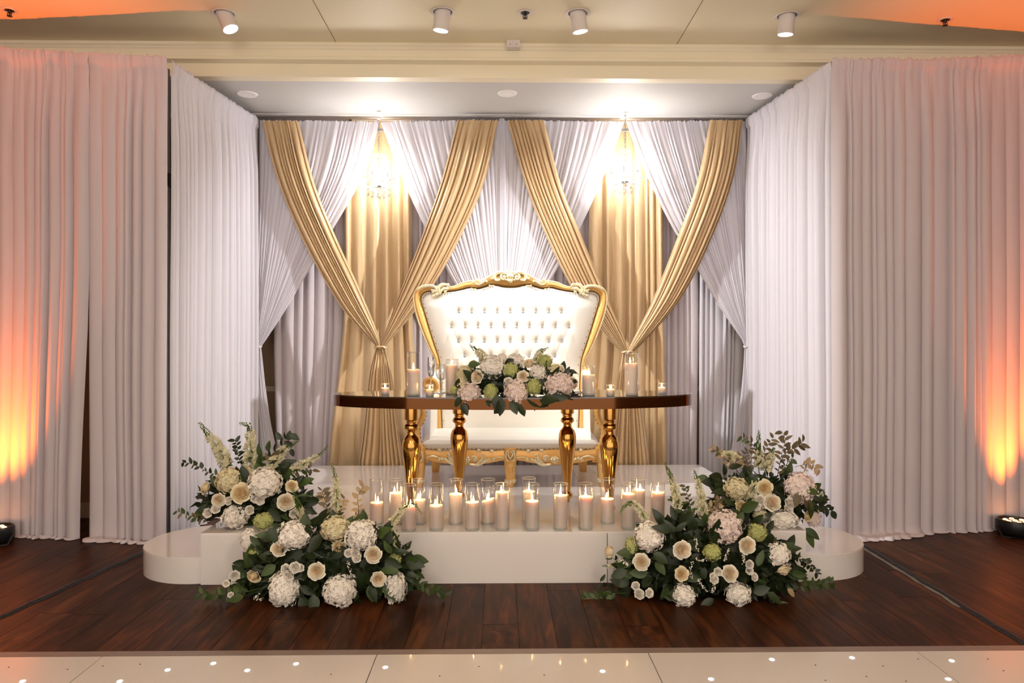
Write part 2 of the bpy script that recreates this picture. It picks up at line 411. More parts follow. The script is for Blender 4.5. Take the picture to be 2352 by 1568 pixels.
# ------------------------------------------------------------------ the white riser and its low round-ended step
YF, YR = 4.35, 6.70
xl, xr = P(460, 1222, YF).x, P(1852, 1222, YF).x
ri = thing('white_riser', ((xl + xr) / 2, (YF + YR) / 2, 0), 'long glossy white box riser under the gilded sofa and table', 'riser')
ym = 5.46
xs_f = [xl, P(1395, 1222, YF).x, xr]
for (a, b) in zip(xs_f[:-1], xs_f[1:]):
    MB().box(((a + b) / 2, YF + 0.006, 0.147), (b - a - 0.004, 0.012, 0.294)).build('front_panel', 'white_laminate', ri, 0)
for sx in (xl + 0.006, xr - 0.006):
    MB().box((sx, (YF + YR) / 2, 0.147), (0.012, YR - YF - 0.03, 0.294)).build('side_panel', 'white_laminate', ri, 0)
xm = P(1330, 1100, 5.9).x
for (a, b, c, d) in ((xl, xr, YF, ym), (xl, xm, ym, YR), (xm, xr, ym, YR)):
    MB().box(((a + b) / 2, (c + d) / 2, 0.296), (b - a - 0.003, d - c - 0.003, 0.010)).build('top_panel', 'white_laminate', ri, 0)
for sx, txt in ((-1, 'left'), (1, 'right')):
    R = 0.40; cy = YF + 0.012 + R
    cx = P(344, 1255, cy).x + R if sx < 0 else P(1968, 1255, cy).x - R
    ed = xl - 0.003 if sx < 0 else xr + 0.003
    h = 0.155
    a0 = math.acos(max(-1, min(1, (ed - cx) * sx / R))) if abs(ed - cx) < R else 0
    poly = []
    for k in range(49):
        a = -a0 + 2 * a0 * k / 48
        poly.append((cx + sx * R * math.cos(a), cy + R * math.sin(a) * sx))
    lab = 'low white half-round step at the end of the riser below the sagging gap in the drapes, %s' % ('leftmost in the photo' if sx < 0 else 'rightmost in the photo')
    lab = ('low round white step peeping out at the leftmost end of the long riser' if sx < 0 else 'low round white step peeping out at the rightmost end of the long riser')
    t = thing('round_step', (cx, cy, 0), lab, 'step', 'round steps at the riser ends')
    MB().prism(poly, 0.0, h - 0.008).build('curved_side', 'white_laminate', t, 30)
    MB().prism([(x + (cx - x) * 0.004, y + (cy - y) * 0.004) for x, y in poly], h - 0.0078, h).build('top_panel', 'white_laminate', t, 30)

# ------------------------------------------------------------------ cable covers on the floor
def strip(name, a, b, w, h, m, label, cat):
    a, b = Vector(a), Vector(b); n_ = 60; mb = MB(); d = (b - a).normalized(); sd = Vector((-d.y, d.x, 0)); rr = random.Random(9)
    rows = []
    for i in range(n_):
        p = a.lerp(b, i / (n_ - 1)) + sd * (noise.noise((i * 0.17, w, 0)) * 0.012)
        ww = w * (1 + 0.25 * noise.noise((i * 0.3, 5, w)))
        rows.append([p + sd * (ww * k) + Vector((0, 0, z * h * (1 + 0.3 * noise.noise((i * 0.5, k, 2))) + 0.0012)) for k, z in ((-0.5, 0), (-0.3, 0.8), (0, 1), (0.3, 0.8), (0.5, 0))])
    vs = [v for r in rows for v in r]
    mb.add(vs, [(i * 5 + k, i * 5 + k + 1, i * 5 + k + 6, i * 5 + k + 5) for i in range(n_ - 1) for k in range(4)])
    return tag(mb.build(name, m, origin=a), label, cat)
strip('taped_cable', on_floor(-160, 1490, 0), on_floor(352, 1259, 0), 0.05, 0.010, 'black_tape', 'black taped cable running over the dark floor toward the leftmost drapes', 'cable')
strip('taped_cable', on_floor(2440, 1530, 0), on_floor(1962, 1240, 0), 0.05, 0.010, 'black_tape', 'black taped cable crossing the dark floor beside a grey tape strip', 'cable')
strip('floor_tape', on_floor(2210, 1395, 0), on_floor(1966, 1248, 0), 0.035, 0.003, 'grey_tape', 'flat grey tape strip on the floor hugging a black cable', 'tape')

# ------------------------------------------------------------------ drapes
def fold_samples(width, mean, rr, k=7):
    """(s, h) across the cloth: rounded folds with sharp creases between them"""
    out = []; s = 0
    while s < width:
        w = mean * rr.uniform(0.45, 1.75); a = rr.uniform(0.35, 1.0); sk = rr.uniform(0.7, 1.4)
        for j in range(k):
            t = j / k; out.append((s + w * t, a * abs(math.sin(PI * t ** sk)) ** 0.62))
        s += w
    q = [(x / s, h) for x, h in out] + [(1.0, 0.0)]
    return q
def drape(name, A, B, zbot, nrm, mean, amp, m, label, group, seed, puddle=0.0, leanA=0.0, leanB=0.0, header=0.055, cat='drape', sway=0.012, gather=1.0):
    rr = random.Random(seed); A, B = Vector(A), Vector(B); nrm = Vector(nrm).normalized(); d = (B - A); d.z = 0; wid = d.length; d.normalize()
    fs = fold_samples(wid, mean, rr)
    g = [rr.uniform(-1, 1) for _ in fs]
    H = A.z - zbot
    ds = [0, 0.012, 0.03, header, header + 0.02, header + 0.045, 0.16, 0.24, 0.36, 0.5, 0.7, 0.95, 1.25, 1.6, 2.0, 2.35, 2.7, 3.0, 3.2, 3.3]
    ds = [x for x in ds if x < H - 0.08] + [H - 0.07, H - 0.035, H - 0.012]
    mb = MB(); nu = len(fs); vs = []
    def vert(u, h, gi, dd, fwd=0.0, zadd=0.0):
        top = A.lerp(B, u); f = dd / H
        lean = (leanA * (1 - u) + leanB * u) * sm((f - 0.45) / 0.55)
        big = 0.22 + 0.78 * sm((dd - header) / 0.55)
        if header - 0.006 < dd < header + 0.03: big *= 0.55
        hf = (1 - sm((dd - header) / 0.5)) * gather
        off = amp * h * big + gi * 0.007 * hf + (0.018 if dd < header + 0.03 and dd > 0.005 else 0) + fwd
        if dd > header: off += 0.012 * noise.noise((u * wid * 2.2 + seed, dd * 0.6, 3))
        x = sway * noise.noise((u * wid * 4 + seed * 3.1, dd * 0.7, 1)) * sm(dd / 0.6)
        z = top.z - dd + zadd
        if dd < 0.005: z += 0.012 * gi * gather
        p = top + nrm * off + d * (x + lean); return Vector((p.x, p.y, z))
    for dd in ds:
        for (u, h), gi in zip(fs, g): vs.append(vert(u, h, gi, dd))
    rows = len(ds)
    if puddle:
        for k, (fw, za) in enumerate(((0.25, 0.012), (0.6, 0.020), (0.85, 0.012), (1.0, 0.0))):
            for (u, h), gi in zip(fs, g):
                nn = noise.noise((u * wid * 6 + seed, k * 1.7, 5)); big = 0.5 + 0.9 * max(0, noise.noise((u * wid * 1.4 + seed, 9, 0)) + 0.3)
                v = vert(u, h, gi, H - 0.006, puddle * fw * big * (1 + 0.4 * nn)); v.z = zbot + 0.004 + za * (1.2 + nn * 1.5) * big; v.z = max(zbot + 0.003, v.z); vs.append(v)
        rows += 4
    mb.add(vs, [(j * nu + i, j * nu + i + 1, (j + 1) * nu + i + 1, (j + 1) * nu + i) for j in range(rows - 1) for i in range(nu - 1)])
    base = (A + B) / 2; base.z = zbot
    o = mb.build(name, m, origin=base, smooth=75)
    return tag(o, label, cat, group)

def sheet(L, R, folds, amp, seed, rows=30, bulge=0.03, head=True, tail=False, flare=1.0):
    """swagged cloth between two curves given from top to bottom; folds run along them"""
    rr = random.Random(seed); fs = fold_samples(1.0, 1.0 / folds, rr); g = [rr.uniform(-1, 1) for _ in fs]
    Ls, Rs = catmull(L, rows), catmull(R, rows); w0 = max((a - b).length for a, b in zip(Ls, Rs))
    vs = []; nu = len(fs)
    for j in range(rows):
        v = j / (rows - 1); w = (Ls[j] - Rs[j]).length
        k = 0.30 + 0.70 * min(1, w / w0 * flare)
        for (u, h), gi in zip(fs, g):
            p = Ls[j].lerp(Rs[j], u)
            hd = (1 - sm(v / 0.12)) if head else 0
            off = amp * h * k * (1 - 0.6 * hd) + gi * 0.006 * hd + bulge * 4 * u * (1 - u) * (sm(v / 0.2) * 0.8 + 0.2) * min(1, w / w0 + 0.3)
            off += 0.008 * noise.noise((u * 6 + seed, v * 5, 2))
            q = p + Vector((0, -off, 0))
            if head and j == 0: q.z += 0.008 * gi
            vs.append(q)
    return MB().add(vs, [(j * nu + i, j * nu + i + 1, (j + 1) * nu + i + 1, (j + 1) * nu + i) for j in range(rows - 1) for i in range(nu - 1)])

def px(pts, Y, Y2=None):
    n_ = len(pts); Y2 = Y if Y2 is None else Y2
    return [P(x, y, Y + (Y2 - Y) * i / (n_ - 1)) for i, (x, y) in enumerate(pts)]

# outer drapes either side of the alcove
def top_at(pxx, pyy, Y): return P(pxx, pyy, Y)
Yc = 5.30
GO = 'pleated drapes flanking the alcove'
cl_, cr_ = top_at(386, 130, Yc), top_at(1909, 134, Yc)
l1 = top_at(205, 122, 5.39); l2 = top_at(-130, 104, 5.52)
drape('pleated_drape', l2, l1, 0, (0.02, -1, 0), 0.075, 0.055, 'pale_cloth', 'pleated drape glowing orange at the photo\'s leftmost edge', GO, 21, 0.05, leanB=-0.075)
drape('pleated_drape', l1 + Vector((0.0, 0, -0.005)), cl_, 0, (0.02, -1, 0), 0.070, 0.052, 'pale_cloth', 'pinkish pleated drape between the orange leftmost drape and the alcove corner', GO, 22, 0.12, leanA=0.0, leanB=-0.01)
r1 = top_at(2115, 136, 5.43); r2 = top_at(2480, 120, 5.63)
drape('pleated_drape', cr_, r1, 0, (-0.02, -1, 0), 0.080, 0.056, 'pale_cloth', 'pinkish pleated drape between the brightest white side drape and the orange rightmost one', GO, 23, 0.10)
drape('pleated_drape', r1 + Vector((0, 0, -0.004)), r2, 0, (-0.02, -1, 0), 0.080, 0.056, 'pale_cloth', 'pleated drape with an orange glow at the photo\'s rightmost edge', GO, 24, 0.03)
# side drapes running back into the alcove
bl_, br_ = P(590, 272, 6.86), P(1718, 272, 6.86)
a = top_at(391, 141, Yc + 0.06); b = top_at(1915, 138, Yc + 0.06)
drape('side_drape', a, bl_, 0, (1, -0.1, 0), 0.058, 0.060, 'white_cloth', 'white pleated side drape running back into the alcove, on the tall clamp pole side', 'side drapes of the alcove', 31, 0.02)
drape('side_drape', br_, b, 0, (-1, -0.1, 0), 0.062, 0.058, 'white_cloth', 'brightest white pleated side drape, lit by a ceiling spot, running back into the alcove', 'side drapes of the alcove', 32, 0.02)
# back layer
GB = 'pale drapes hanging at the back'
def back(xa, xb, xa2, xb2, Y, m, mean, amp, label, group, seed, name='back_drape'):
    A, B = P(xa, 277, Y), P(xb, 277, Y)
    lA = P(xa2, 1070, Y).x - A.x; lB = P(xb2, 1070, Y).x - B.x
    return drape(name, A, B, 0.0, (0, -1, 0), mean, amp, m, label, group, seed, 0.0, lA, lB)
back(628, 792, 634, 772, 7.20, 'pale_cloth', 0.085, 0.05, 'pale back drape behind the leftmost white swag and gold panel', GB, 41)
back(940, 1150, 940, 1160, 7.20, 'pale_cloth', 0.07, 0.045, 'pale back drape behind the gilded sofa, next to the leftmost gold panel', GB, 42)
back(1152, 1372, 1165, 1360, 7.20, 'pale_cloth', 0.07, 0.045, 'pale back drape behind the gilded sofa, next to the rightmost gold panel', GB, 43)
back(1505, 1604, 1505, 1600, 7.20, 'pale_cloth', 0.075, 0.05, 'pale back drape beside the rightmost gold panel, ending at a dark slit', GB, 44)
back(1606, 1712, 1606, 1700, 7.18, 'white_cloth', 0.07, 0.04, 'pale back drape behind the rightmost white swag, past the dark slit', GB, 45)
# straight gold panels
back(792, 946, 752, 972, 7.10, 'gold_cloth', 0.085, 0.055, 'straight champagne gold panel behind the leftmost chandelier', 'straight gold panels', 51, 'gold_drape')
back(1352, 1524, 1318, 1534, 7.10, 'gold_cloth', 0.085, 0.055, 'straight champagne gold panel behind the rightmost chandelier', 'straight gold panels', 52, 'gold_drape')

def swag(name, L, R, TL, TR, Y, Yt, m, folds, amp, label, group, seed, band_r, bulge=0.03, knot=True):
    top = (Vector(P(*L[0], Y)) + Vector(P(*R[0], Y))) / 2
    foot = P((TL[-1][0] + TR[-1][0]) / 2, TL[-1][1], Yt); foot.z = 0.0
    t = thing(name, foot, label, 'curtain', group)
    sheet(px(L, Y, Yt), px(R, Y, Yt), folds, amp, seed, 34, bulge).build('swept_cloth', m, t, 75)
    def to_floor(T):
        q = px(T, Yt); e = q[-1].copy(); e.z = 0.004
        e.x += (q[-1].x - q[-2].x) * 0.25; return q + [e]
    sheet(to_floor(TL), to_floor(TR), max(5, folds * 0.6), amp * 1.1, seed + 1, 26, bulge * 1.1, head=False).build('tail', m, t, 75)
    if knot:
        c = P((L[-1][0] + R[-1][0]) / 2, (L[-1][1] + R[-1][1]) / 2, Yt); c.y -= 0.012
        mb = MB(); ring = [c + Vector((band_r * math.cos(q), band_r * 0.8 * math.sin(q), 0.006 * math.sin(3 * q))) for q in [2 * PI * i / 20 for i in range(21)]]
        mb.tube(ring, 0.011, 6); mb.tube([c + Vector((band_r * 0.5, -band_r * 0.8, 0)), c + Vector((band_r, -band_r * 0.9, -0.02)), c + Vector((band_r * 1.3, -band_r * 0.9, -0.045))], 0.004, 5)
        mb.build('tie_band', m, t)
    return t
GW = 'white swept curtains'
swag('white_swag', [(597, 277), (594, 420), (591, 600), (588, 740), (587, 795)], [(872, 280), (838, 396), (752, 548), (668, 692), (610, 782), (600, 796)],
     [(587, 795), (588, 900), (594, 1000), (600, 1066)], [(600, 796), (609, 880), (622, 970), (642, 1066)], 6.93, 6.87, 'white_cloth', 22, 0.026, 'white curtain swept to the alcove corner at the leftmost end of the back', GW, 61, 0.028)
swag('white_swag', [(874, 280), (916, 390), (972, 515), (1040, 645), (1110, 752), (1143, 800)], [(1150, 277), (1153, 480), (1154, 660), (1153, 800)],
     [(1143, 800), (1138, 880), (1125, 1066)], [(1153, 800), (1156, 900), (1158, 1066)], 6.93, 6.90, 'white_cloth', 20, 0.026, 'white curtain left of the centre post, swept behind the sofa', GW, 62, 0.028)
swag('white_swag', [(1157, 277), (1157, 480), (1156, 660), (1155, 800)], [(1434, 280), (1392, 392), (1334, 520), (1276, 625), (1205, 740), (1166, 800)],
     [(1155, 800), (1158, 900), (1160, 1066)], [(1166, 800), (1172, 900), (1186, 1066)], 6.94, 6.91, 'white_cloth', 20, 0.026, 'white curtain right of the centre post, swept behind the sofa', GW, 63, 0.028)
swag('white_swag', [(1438, 280), (1472, 372), (1532, 500), (1594, 605), (1652, 704), (1704, 780), (1710, 796)], [(1714, 277), (1717, 420), (1719, 600), (1721, 740), (1721, 796)],
     [(1710, 796), (1704, 880), (1693, 970), (1672, 1066)], [(1721, 796), (1722, 900), (1721, 1000), (1720, 1066)], 6.93, 6.87, 'white_cloth', 22, 0.026, 'white curtain swept to the alcove corner at the rightmost end of the back', GW, 64, 0.028)
GG = 'champagne gold swept curtains'
swag('gold_swag', [(602, 278), (640, 420), (700, 560), (780, 700), (850, 780), (866, 797)], [(686, 278), (722, 420), (772, 545), (825, 660), (868, 765), (875, 797)],
     [(864, 799), (850, 850), (842, 920), (833, 1000), (824, 1066)], [(875, 799), (880, 850), (882, 920), (882, 1000), (880, 1066)], 6.86, 6.80, 'gold_cloth', 9, 0.045, 'gold satin curtain hung beside the leftmost white side drape, swept toward the middle', GG, 71, 0.035, 0.05)
swag('gold_swag', [(1050, 277), (1012, 420), (962, 560), (915, 680), (884, 765), (874, 797)], [(1144, 277), (1112, 420), (1050, 560), (980, 680), (905, 772), (884, 797)],
     [(873, 799), (872, 850), (872, 1000), (872, 1066)], [(885, 799), (898, 850), (908, 920), (918, 1000), (928, 1066)], 6.85, 6.79, 'gold_cloth', 9, 0.045, 'gold satin curtain just left of the centre post, swept outward', GG, 72, 0.035, 0.05)
swag('gold_swag', [(1165, 277), (1205, 420), (1262, 560), (1330, 690), (1408, 790), (1432, 808)], [(1250, 277), (1288, 420), (1335, 540), (1385, 660), (1432, 770), (1442, 808)],
     [(1430, 810), (1420, 860), (1410, 930), (1400, 1000), (1392, 1066)], [(1442, 810), (1446, 860), (1448, 930), (1450, 1066)], 6.86, 6.80, 'gold_cloth', 9, 0.045, 'gold satin curtain just right of the centre post, swept outward', GG, 73, 0.035, 0.05)
swag('gold_swag', [(1630, 277), (1600, 420), (1550, 560), (1498, 690), (1456, 775), (1440, 808)], [(1706, 277), (1680, 420), (1628, 560), (1560, 690), (1478, 785), (1452, 808)],
     [(1440, 810), (1440, 860), (1440, 1000), (1440, 1066)], [(1452, 810), (1464, 860), (1474, 930), (1484, 1000), (1492, 1066)], 6.85, 6.79, 'gold_cloth', 9, 0.045, 'gold satin curtain hung beside the brightest white side drape, swept toward the middle', GG, 74, 0.035, 0.05)

# poles, crossbars, base plates of the drape frame
GP = 'upright poles of the drape frame'
def pole(p, top, label, plate=True, clamp=None):
    t = thing('drape_pole', (p.x, p.y, 0), label, 'pole', GP)
    MB().lathe([(0.0001, 0.012), (0.024, 0.012), (0.024, top), (0.0001, top)], (p.x, p.y, 0), 14).build('tube', 'steel', t)
    MB().box((p.x, p.y, 0.006), (0.26, 0.26, 0.012)).build('base_plate', 'steel', t, 0)
    if clamp:
        MB().box((p.x, p.y - 0.006, clamp), (0.075, 0.075, 0.09)).build('clamp', 'black_plastic', t, 0)
c = P(386, 300, Yc + 0.11); pole(Vector((c.x - 0.012, c.y, 0)), cl_.z - 0.05, 'steel drape pole with a black clamp in the slit at the pink drape\'s inner edge', clamp=P(386, 414, Yc + 0.11).z)
c = P(1918, 300, Yc + 0.11); pole(Vector((c.x + 0.03, c.y, 0)), cr_.z - 0.05, 'steel drape pole inside the corner of the brightest white drape')
pole(Vector((bl_.x - 0.05, 7.0, 0)), bl_.z - 0.04, 'steel drape pole in the alcove corner behind the leftmost gold swag')
pole(Vector((br_.x + 0.05, 7.0, 0)), br_.z - 0.04, 'steel drape pole in the alcove corner behind the rightmost gold swag')
c = P(1153, 300, 6.97); pole(Vector((c.x, 6.99, 0)), P(1153, 268, 6.97).z, 'steel drape pole in the middle of the back, behind the sofa')
sl = MB(); cc = P(1153, 700, 6.935)
fsz = [(-0.045 + 0.09 * i / 12) for i in range(13)]
sl.grid(lambda u, v: Vector((cc.x + u * (0.55 + 0.45 * sm(v * 4)), 6.915 - 0.035 * math.cos(u / 0.045 * PI / 2) - 0.006 * math.sin(u * 330), 3.495 - (3.4 * v))), fsz, [0, .006, .02, .05, .1, .2, .4, .7, 1])
tag(sl.build('pole_cover', 'white_cloth', origin=(cc.x, 6.9, 0.1), smooth=70), 'narrow white cloth sleeve over the centre pole between two gold curtains', 'drape')
GR = 'crossbars of the drape frame'
def bar(a, b, label):
    tag(MB().tube([a, b], 0.016, 8).build('crossbar', 'steel', origin=(Vector(a) + Vector(b)) / 2), label, 'crossbar', GR)
bar((bl_.x, 6.99, bl_.z - 0.07), (br_.x, 6.99, br_.z - 0.07), 'steel crossbar carrying the back swags under the alcove ceiling')

# ------------------------------------------------------------------ ceiling fixtures
def ceil_at(pxx, pyy, z):
    t = (z - EYE) * F_PX / (IMG_H / 2 - pyy); dx = (pxx - IMG_W / 2) / F_PX
    return Vector(((CA * dx + SA) * t, (CA - SA * dx) * t, z))
cans = [(515, 30, (2.15, 6.3, 1.3), 'white ceiling spot can with a bright lens, nearest the leftmost drapes', (0.35, -0.15)),
        (1017, 27, (-0.15, 6.1, 1.25), 'white ceiling spot can left of the ceiling sprinkler in the middle', None),
        (1327, 30, (0.25, 6.15, 1.3), 'white ceiling spot can right of the ceiling sprinkler in the middle', None),
        (1808, 36, (-1.8, 6.8, 1.4), 'white ceiling spot can nearest the rightmost drapes', None)]
for i, (x, y, tgt, lab, tilt) in enumerate(cans):
    c = ceil_at(x, y, CEIL); tgt = Vector(tgt)
    t = thing('ceiling_spot', (c.x, c.y, CEIL), lab, 'spotlight', 'white spot cans in the ceiling')
    MB().lathe([(0.068, 0.001), (0.086, 0.0), (0.090, -0.004), (0.086, -0.008), (0.070, -0.006), (0.066, 0.002), (0.064, 0.02)], c, 28).build('trim_ring', 'white_metal', t)
    MB().lathe([(0.0001, -0.0005), (0.067, -0.0005)], c, 24).build('housing', 'sprinkler_dark', t)
    d = Vector((0.42, -0.10, -1)).normalized() if i == 0 else (Vector(((-0.12, 0.10, -1), (0.16, 0.10, -1), (-0.05, 0.12, -1))[i - 1])).normalized()
    q = d.to_track_quat('-Z', 'Y').to_matrix()
    head = MB().lathe([(0.0001, 0.02), (0.056, 0.02), (0.056, -0.115), (0.058, -0.118), (0.058, -0.132), (0.052, -0.132), (0.052, -0.126)], c, 26, q)
    hd = head.build('lamp_head', 'white_metal', t)
    MB().lathe([(0.0001, -0.128), (0.052, -0.128)], c, 24, q).build('lens', 'can_lens', hd)
    MB().lathe([(0.0001, -0.001), (0.010, -0.001), (0.010, 0.003)], c + q @ Vector((0, -0.056, -0.03)), 10, q @ Matrix.Rotation(PI / 2, 3, 'X')).build('pivot', 'white_metal', hd)
    lp = c + d * 0.15
    spot('ceiling_spot_light', lp, tgt, W_CAN[i], (58, 64, 64, 50)[i], 1.0, (1.0, 0.98, 0.96), 0.045)
def sprinkler(x, y, z, lab):
    c = ceil_at(x, y, z)
    t = thing('ceiling_sprinkler', c, lab, 'sprinkler', 'sprinklers in the ceiling')
    MB().lathe([(0.030, 0.001), (0.052, 0.0), (0.055, -0.004), (0.050, -0.007), (0.032, -0.005)], c, 24).build('cover_ring', 'white_metal', t)
    MB().lathe([(0.0001, -0.002), (0.032, -0.002)], c, 18).build('cup', 'sprinkler_dark', t)
    h = MB().lathe([(0.0001, 0), (0.010, 0), (0.010, -0.022), (0.005, -0.026), (0.005, -0.040), (0.018, -0.042), (0.018, -0.045), (0.0001, -0.046)], c, 12)
    for k in range(2):
        s = 1 if k else -1
        h.tube([c + Vector((s * 0.012, 0, -0.018)), c + Vector((s * 0.016, 0, -0.030)), c + Vector((s * 0.004, 0, -0.041))], 0.003, 5)
    h.build('nozzle', 'sprinkler_dark', t)
sprinkler(22, 23, CEIL, 'small dark ceiling sprinkler in the orange glow, leftmost in the photo')
sprinkler(1206, 28, CEIL, 'small ceiling sprinkler between the two middle spot cans')
sprinkler(2171, 45, CEIL, 'small dark ceiling sprinkler in the orange glow, rightmost in the photo')
sprinkler(805, 273, ALC, 'small alcove sprinkler above the leftmost chandelier\'s white swag')
sprinkler(1598, 273, ALC, 'small alcove sprinkler above the rightmost gold swag')
def downlight(x, y, lab):
    c = ceil_at(x, y, ALC)
    t = thing('recessed_downlight', c, lab, 'downlight', 'unlit recessed downlights in the alcove ceiling')
    MB().lathe([(0.050, 0.001), (0.052, -0.004), (0.082, -0.006), (0.086, -0.001), (0.086, 0.0)], c, 32).build('trim_ring', 'bright_white', t)
    MB().lathe([(0.0001, -0.0008), (0.02, -0.001), (0.042, -0.003), (0.05, -0.004)], c, 24).build('reflector', 'bright_white', t)
for x, y, l in ((568, 216, 'unlit round downlight nearest the leftmost side drape'), (1165, 214, 'unlit round downlight in the middle of the alcove ceiling'), (1751, 220, 'unlit round downlight nearest the rightmost side drape'),
                (895, 270, 'unlit round downlight just above the leftmost chandelier'), (1427, 270, 'unlit round downlight just above the rightmost chandelier')):
    downlight(x, y, l)
c = P(1179, 103, Y_BEAM - 0.06)
t = thing('motion_sensor', c, 'small white sensor box on the cream beam in the middle', 'sensor')
MB().box(c, (0.105, 0.06, 0.055)).build('case', 'white_metal', t, 0)
for k in (-0.024, 0.024): MB().box(c + Vector((k, -0.031, -0.008)), (0.006, 0.004, 0.006)).build('hole', 'dot_dark', t, 0)
# added fill globes, out of view above and behind the camera
for k, (x, y, lab) in enumerate(((-1.2, 0.9, 'added unseen fill globe overhead, toward the leftmost drapes'), (1.2, 0.9, 'added unseen fill globe overhead, toward the rightmost drapes'), (0.0, -1.4, 'added unseen fill globe overhead, behind the camera'))):
    t = thing('fill_globe', (x, y, 2.95), lab, 'fill lamp', 'added fill globes out of view')
    MB().tube([(x, y, 3.12), (x, y, CEIL)], .006, 6).build('cord', 'black_plastic', t)
    MB().ball((x, y, 2.95), .17, 24, 14).build('globe', 'frosted', t, 180)
    point('fill_globe_lamp', (x, y, 2.95), W_FILL, (1.0, 0.90, 0.78), .18)

# ------------------------------------------------------------------ orange uplights
def uplight(p, lab, tgt, power=1.0):
    t = thing('led_uplight', p, lab, 'uplight', 'round led uplights on the floor')
    M = Matrix.Rotation(math.radians(-14), 3, 'X')
    c = p + Vector((0, 0, 0.02))
    MB().lathe([(0.0001, 0.0), (0.115, 0.0), (0.125, 0.012), (0.125, 0.085), (0.118, 0.098), (0.108, 0.098), (0.104, 0.086), (0.0001, 0.086)], c, 32).build('housing', 'black_plastic', t)
    for k in range(7):
        r = 0 if k == 6 else 0.062; a = k * PI / 3 + 0.3
        MB().lathe([(0.0001, 0.094), (0.012, 0.092), (0.017, 0.086)], c + Vector((r * math.cos(a), r * math.sin(a), 0)), 12).build('led', 'led_amber', t)
    br = MB()
    for s in (-1, 1): br.tube([p + Vector((s * 0.135, 0, 0.07)), p + Vector((s * 0.135, -0.06, 0.006)), p + Vector((s * 0.09, -0.09, 0.005))], 0.007, 6)
    br.tube([p + Vector((-0.09, -0.09, 0.006)), p + Vector((0.09, -0.09, 0.006))], 0.006, 6)
    br.build('bracket', 'black_plastic', t)
    MB().box(c + Vector((0.01, -0.124, 0.05)), (0.02, 0.006, 0.012)).build('socket', 'steel', t, 0)
    MB().box(c + Vector((0.03, -0.126, 0.02)), (0.03, 0.004, 0.012)).build('indicator', 'red_indicator', t, 0)
    spot('uplight_lamp', c + Vector((0, 0, 0.105)), tgt, W_UPLIGHT * power, 56, 1.0, (1.0, 0.17, 0.015), 0.05)
p = on_floor(2332, 1240, 0); p.y = 5.37; p.x = P(2332, 1240, 5.37).x; uplight(p, 'round black uplight with amber lights before the rightmost drape', p + Vector((0.10, 0.02, 3)))
p = P(-14, 1245, 5.27); p.z = 0; uplight(p, 'round black uplight cut by the leftmost photo edge, before the orange drape', p + Vector((0.03, 0.02, 3)), 1.25)
# ------------------------------------------------------------------ gilded double throne sofa
YB = 6.24; XC = 1172.0
def crp(cx, cy): return (930 + cx / 4.356, 600 + cy / 4.356)
th_loc = P(XC, 1100, 6.05); th_loc.z = RISER
th = thing('throne_sofa', th_loc, 'white button-tufted high-back throne sofa with carved gold frame on the riser', 'sofa')
outer = [crp(*q) for q in ((330, 1760), (318, 1400), (318, 1220), (312, 1010), (250, 880), (180, 720), (122, 560), (92, 430), (88, 340), (112, 285), (165, 250), (240, 238), (310, 252), (370, 262), (440, 262), (510, 245), (580, 215), (660, 197), (745, 195), (820, 162), (890, 126), (960, 118), (1055, 116))]
inner = [crp(*q) for q in ((380, 1760), (365, 1400), (362, 1220), (348, 1000), (294, 820), (244, 660), (199, 510), (167, 400), (170, 352), (197, 320), (245, 306), (300, 315), (360, 322), (430, 312), (510, 302), (580, 288), (650, 272), (730, 282), (800, 264), (860, 245), (930, 252), (990, 264), (1055, 269))]
def mirror(q): return [(2 * XC - x, y) for x, y in reversed(q[:-1])]
N_ = 140
oc = catmull([Vector((x, y, 0)) for x, y in outer + mirror(outer)], N_)
def ribbon(oc_, ic_, Yc_, depth, prof_n=7):
    mb = MB(); vs = []
    for o_, i_ in zip(oc_, ic_):
        for k in range(prof_n):
            t = k / (prof_n - 1); q = o_.lerp(i_, t)
            p = P(q.x, q.y, Yc_); p.y -= depth * (math.sin(PI * t) ** 0.55 * 0.6 + 0.4 * (1 - t)); vs.append(p)
        for q in (i_, o_):
            p = P(q.x, q.y, Yc_); p.y += 0.035; vs.append(p)
    n_ = prof_n + 2
    fs = [(j * n_ + k, j * n_ + (k + 1) % n_, (j + 1) * n_ + (k + 1) % n_, (j + 1) * n_ + k) for j in range(len(oc_) - 1) for k in range(n_)]
    return mb.add(vs, fs)
# matching samples: interpolate both by the same control parameter
def dense(pts, per=5):
    q = [Vector((x, y, 0)) for x, y in pts]; q = [q[0] * 2 - q[1]] + q + [q[-1] * 2 - q[-2]]; out = []
    for i in range(1, len(q) - 2):
        for k in range(per):
            t = k / per; a, b, c_, d_ = q[i - 1], q[i], q[i + 1], q[i + 2]
            out.append(0.5 * ((2 * b) + (c_ - a) * t + (2 * a - 5 * b + 4 * c_ - d_) * t * t + (3 * b - a - 3 * c_ + d_) * t ** 3))
    out.append(q[-2]); return out
od, idn = dense(outer + mirror(outer)), dense(inner + mirror(inner))
fr = ribbon(od, idn, YB, 0.05).build('back_frame', 'throne_gold', th, 50)
# a paler carved bead runs along the outer edge
MB().tube([P(q.x, q.y, YB - 0.032) for q in od], 0.007, 6).build('edge_moulding', 'antique_gold', fr)
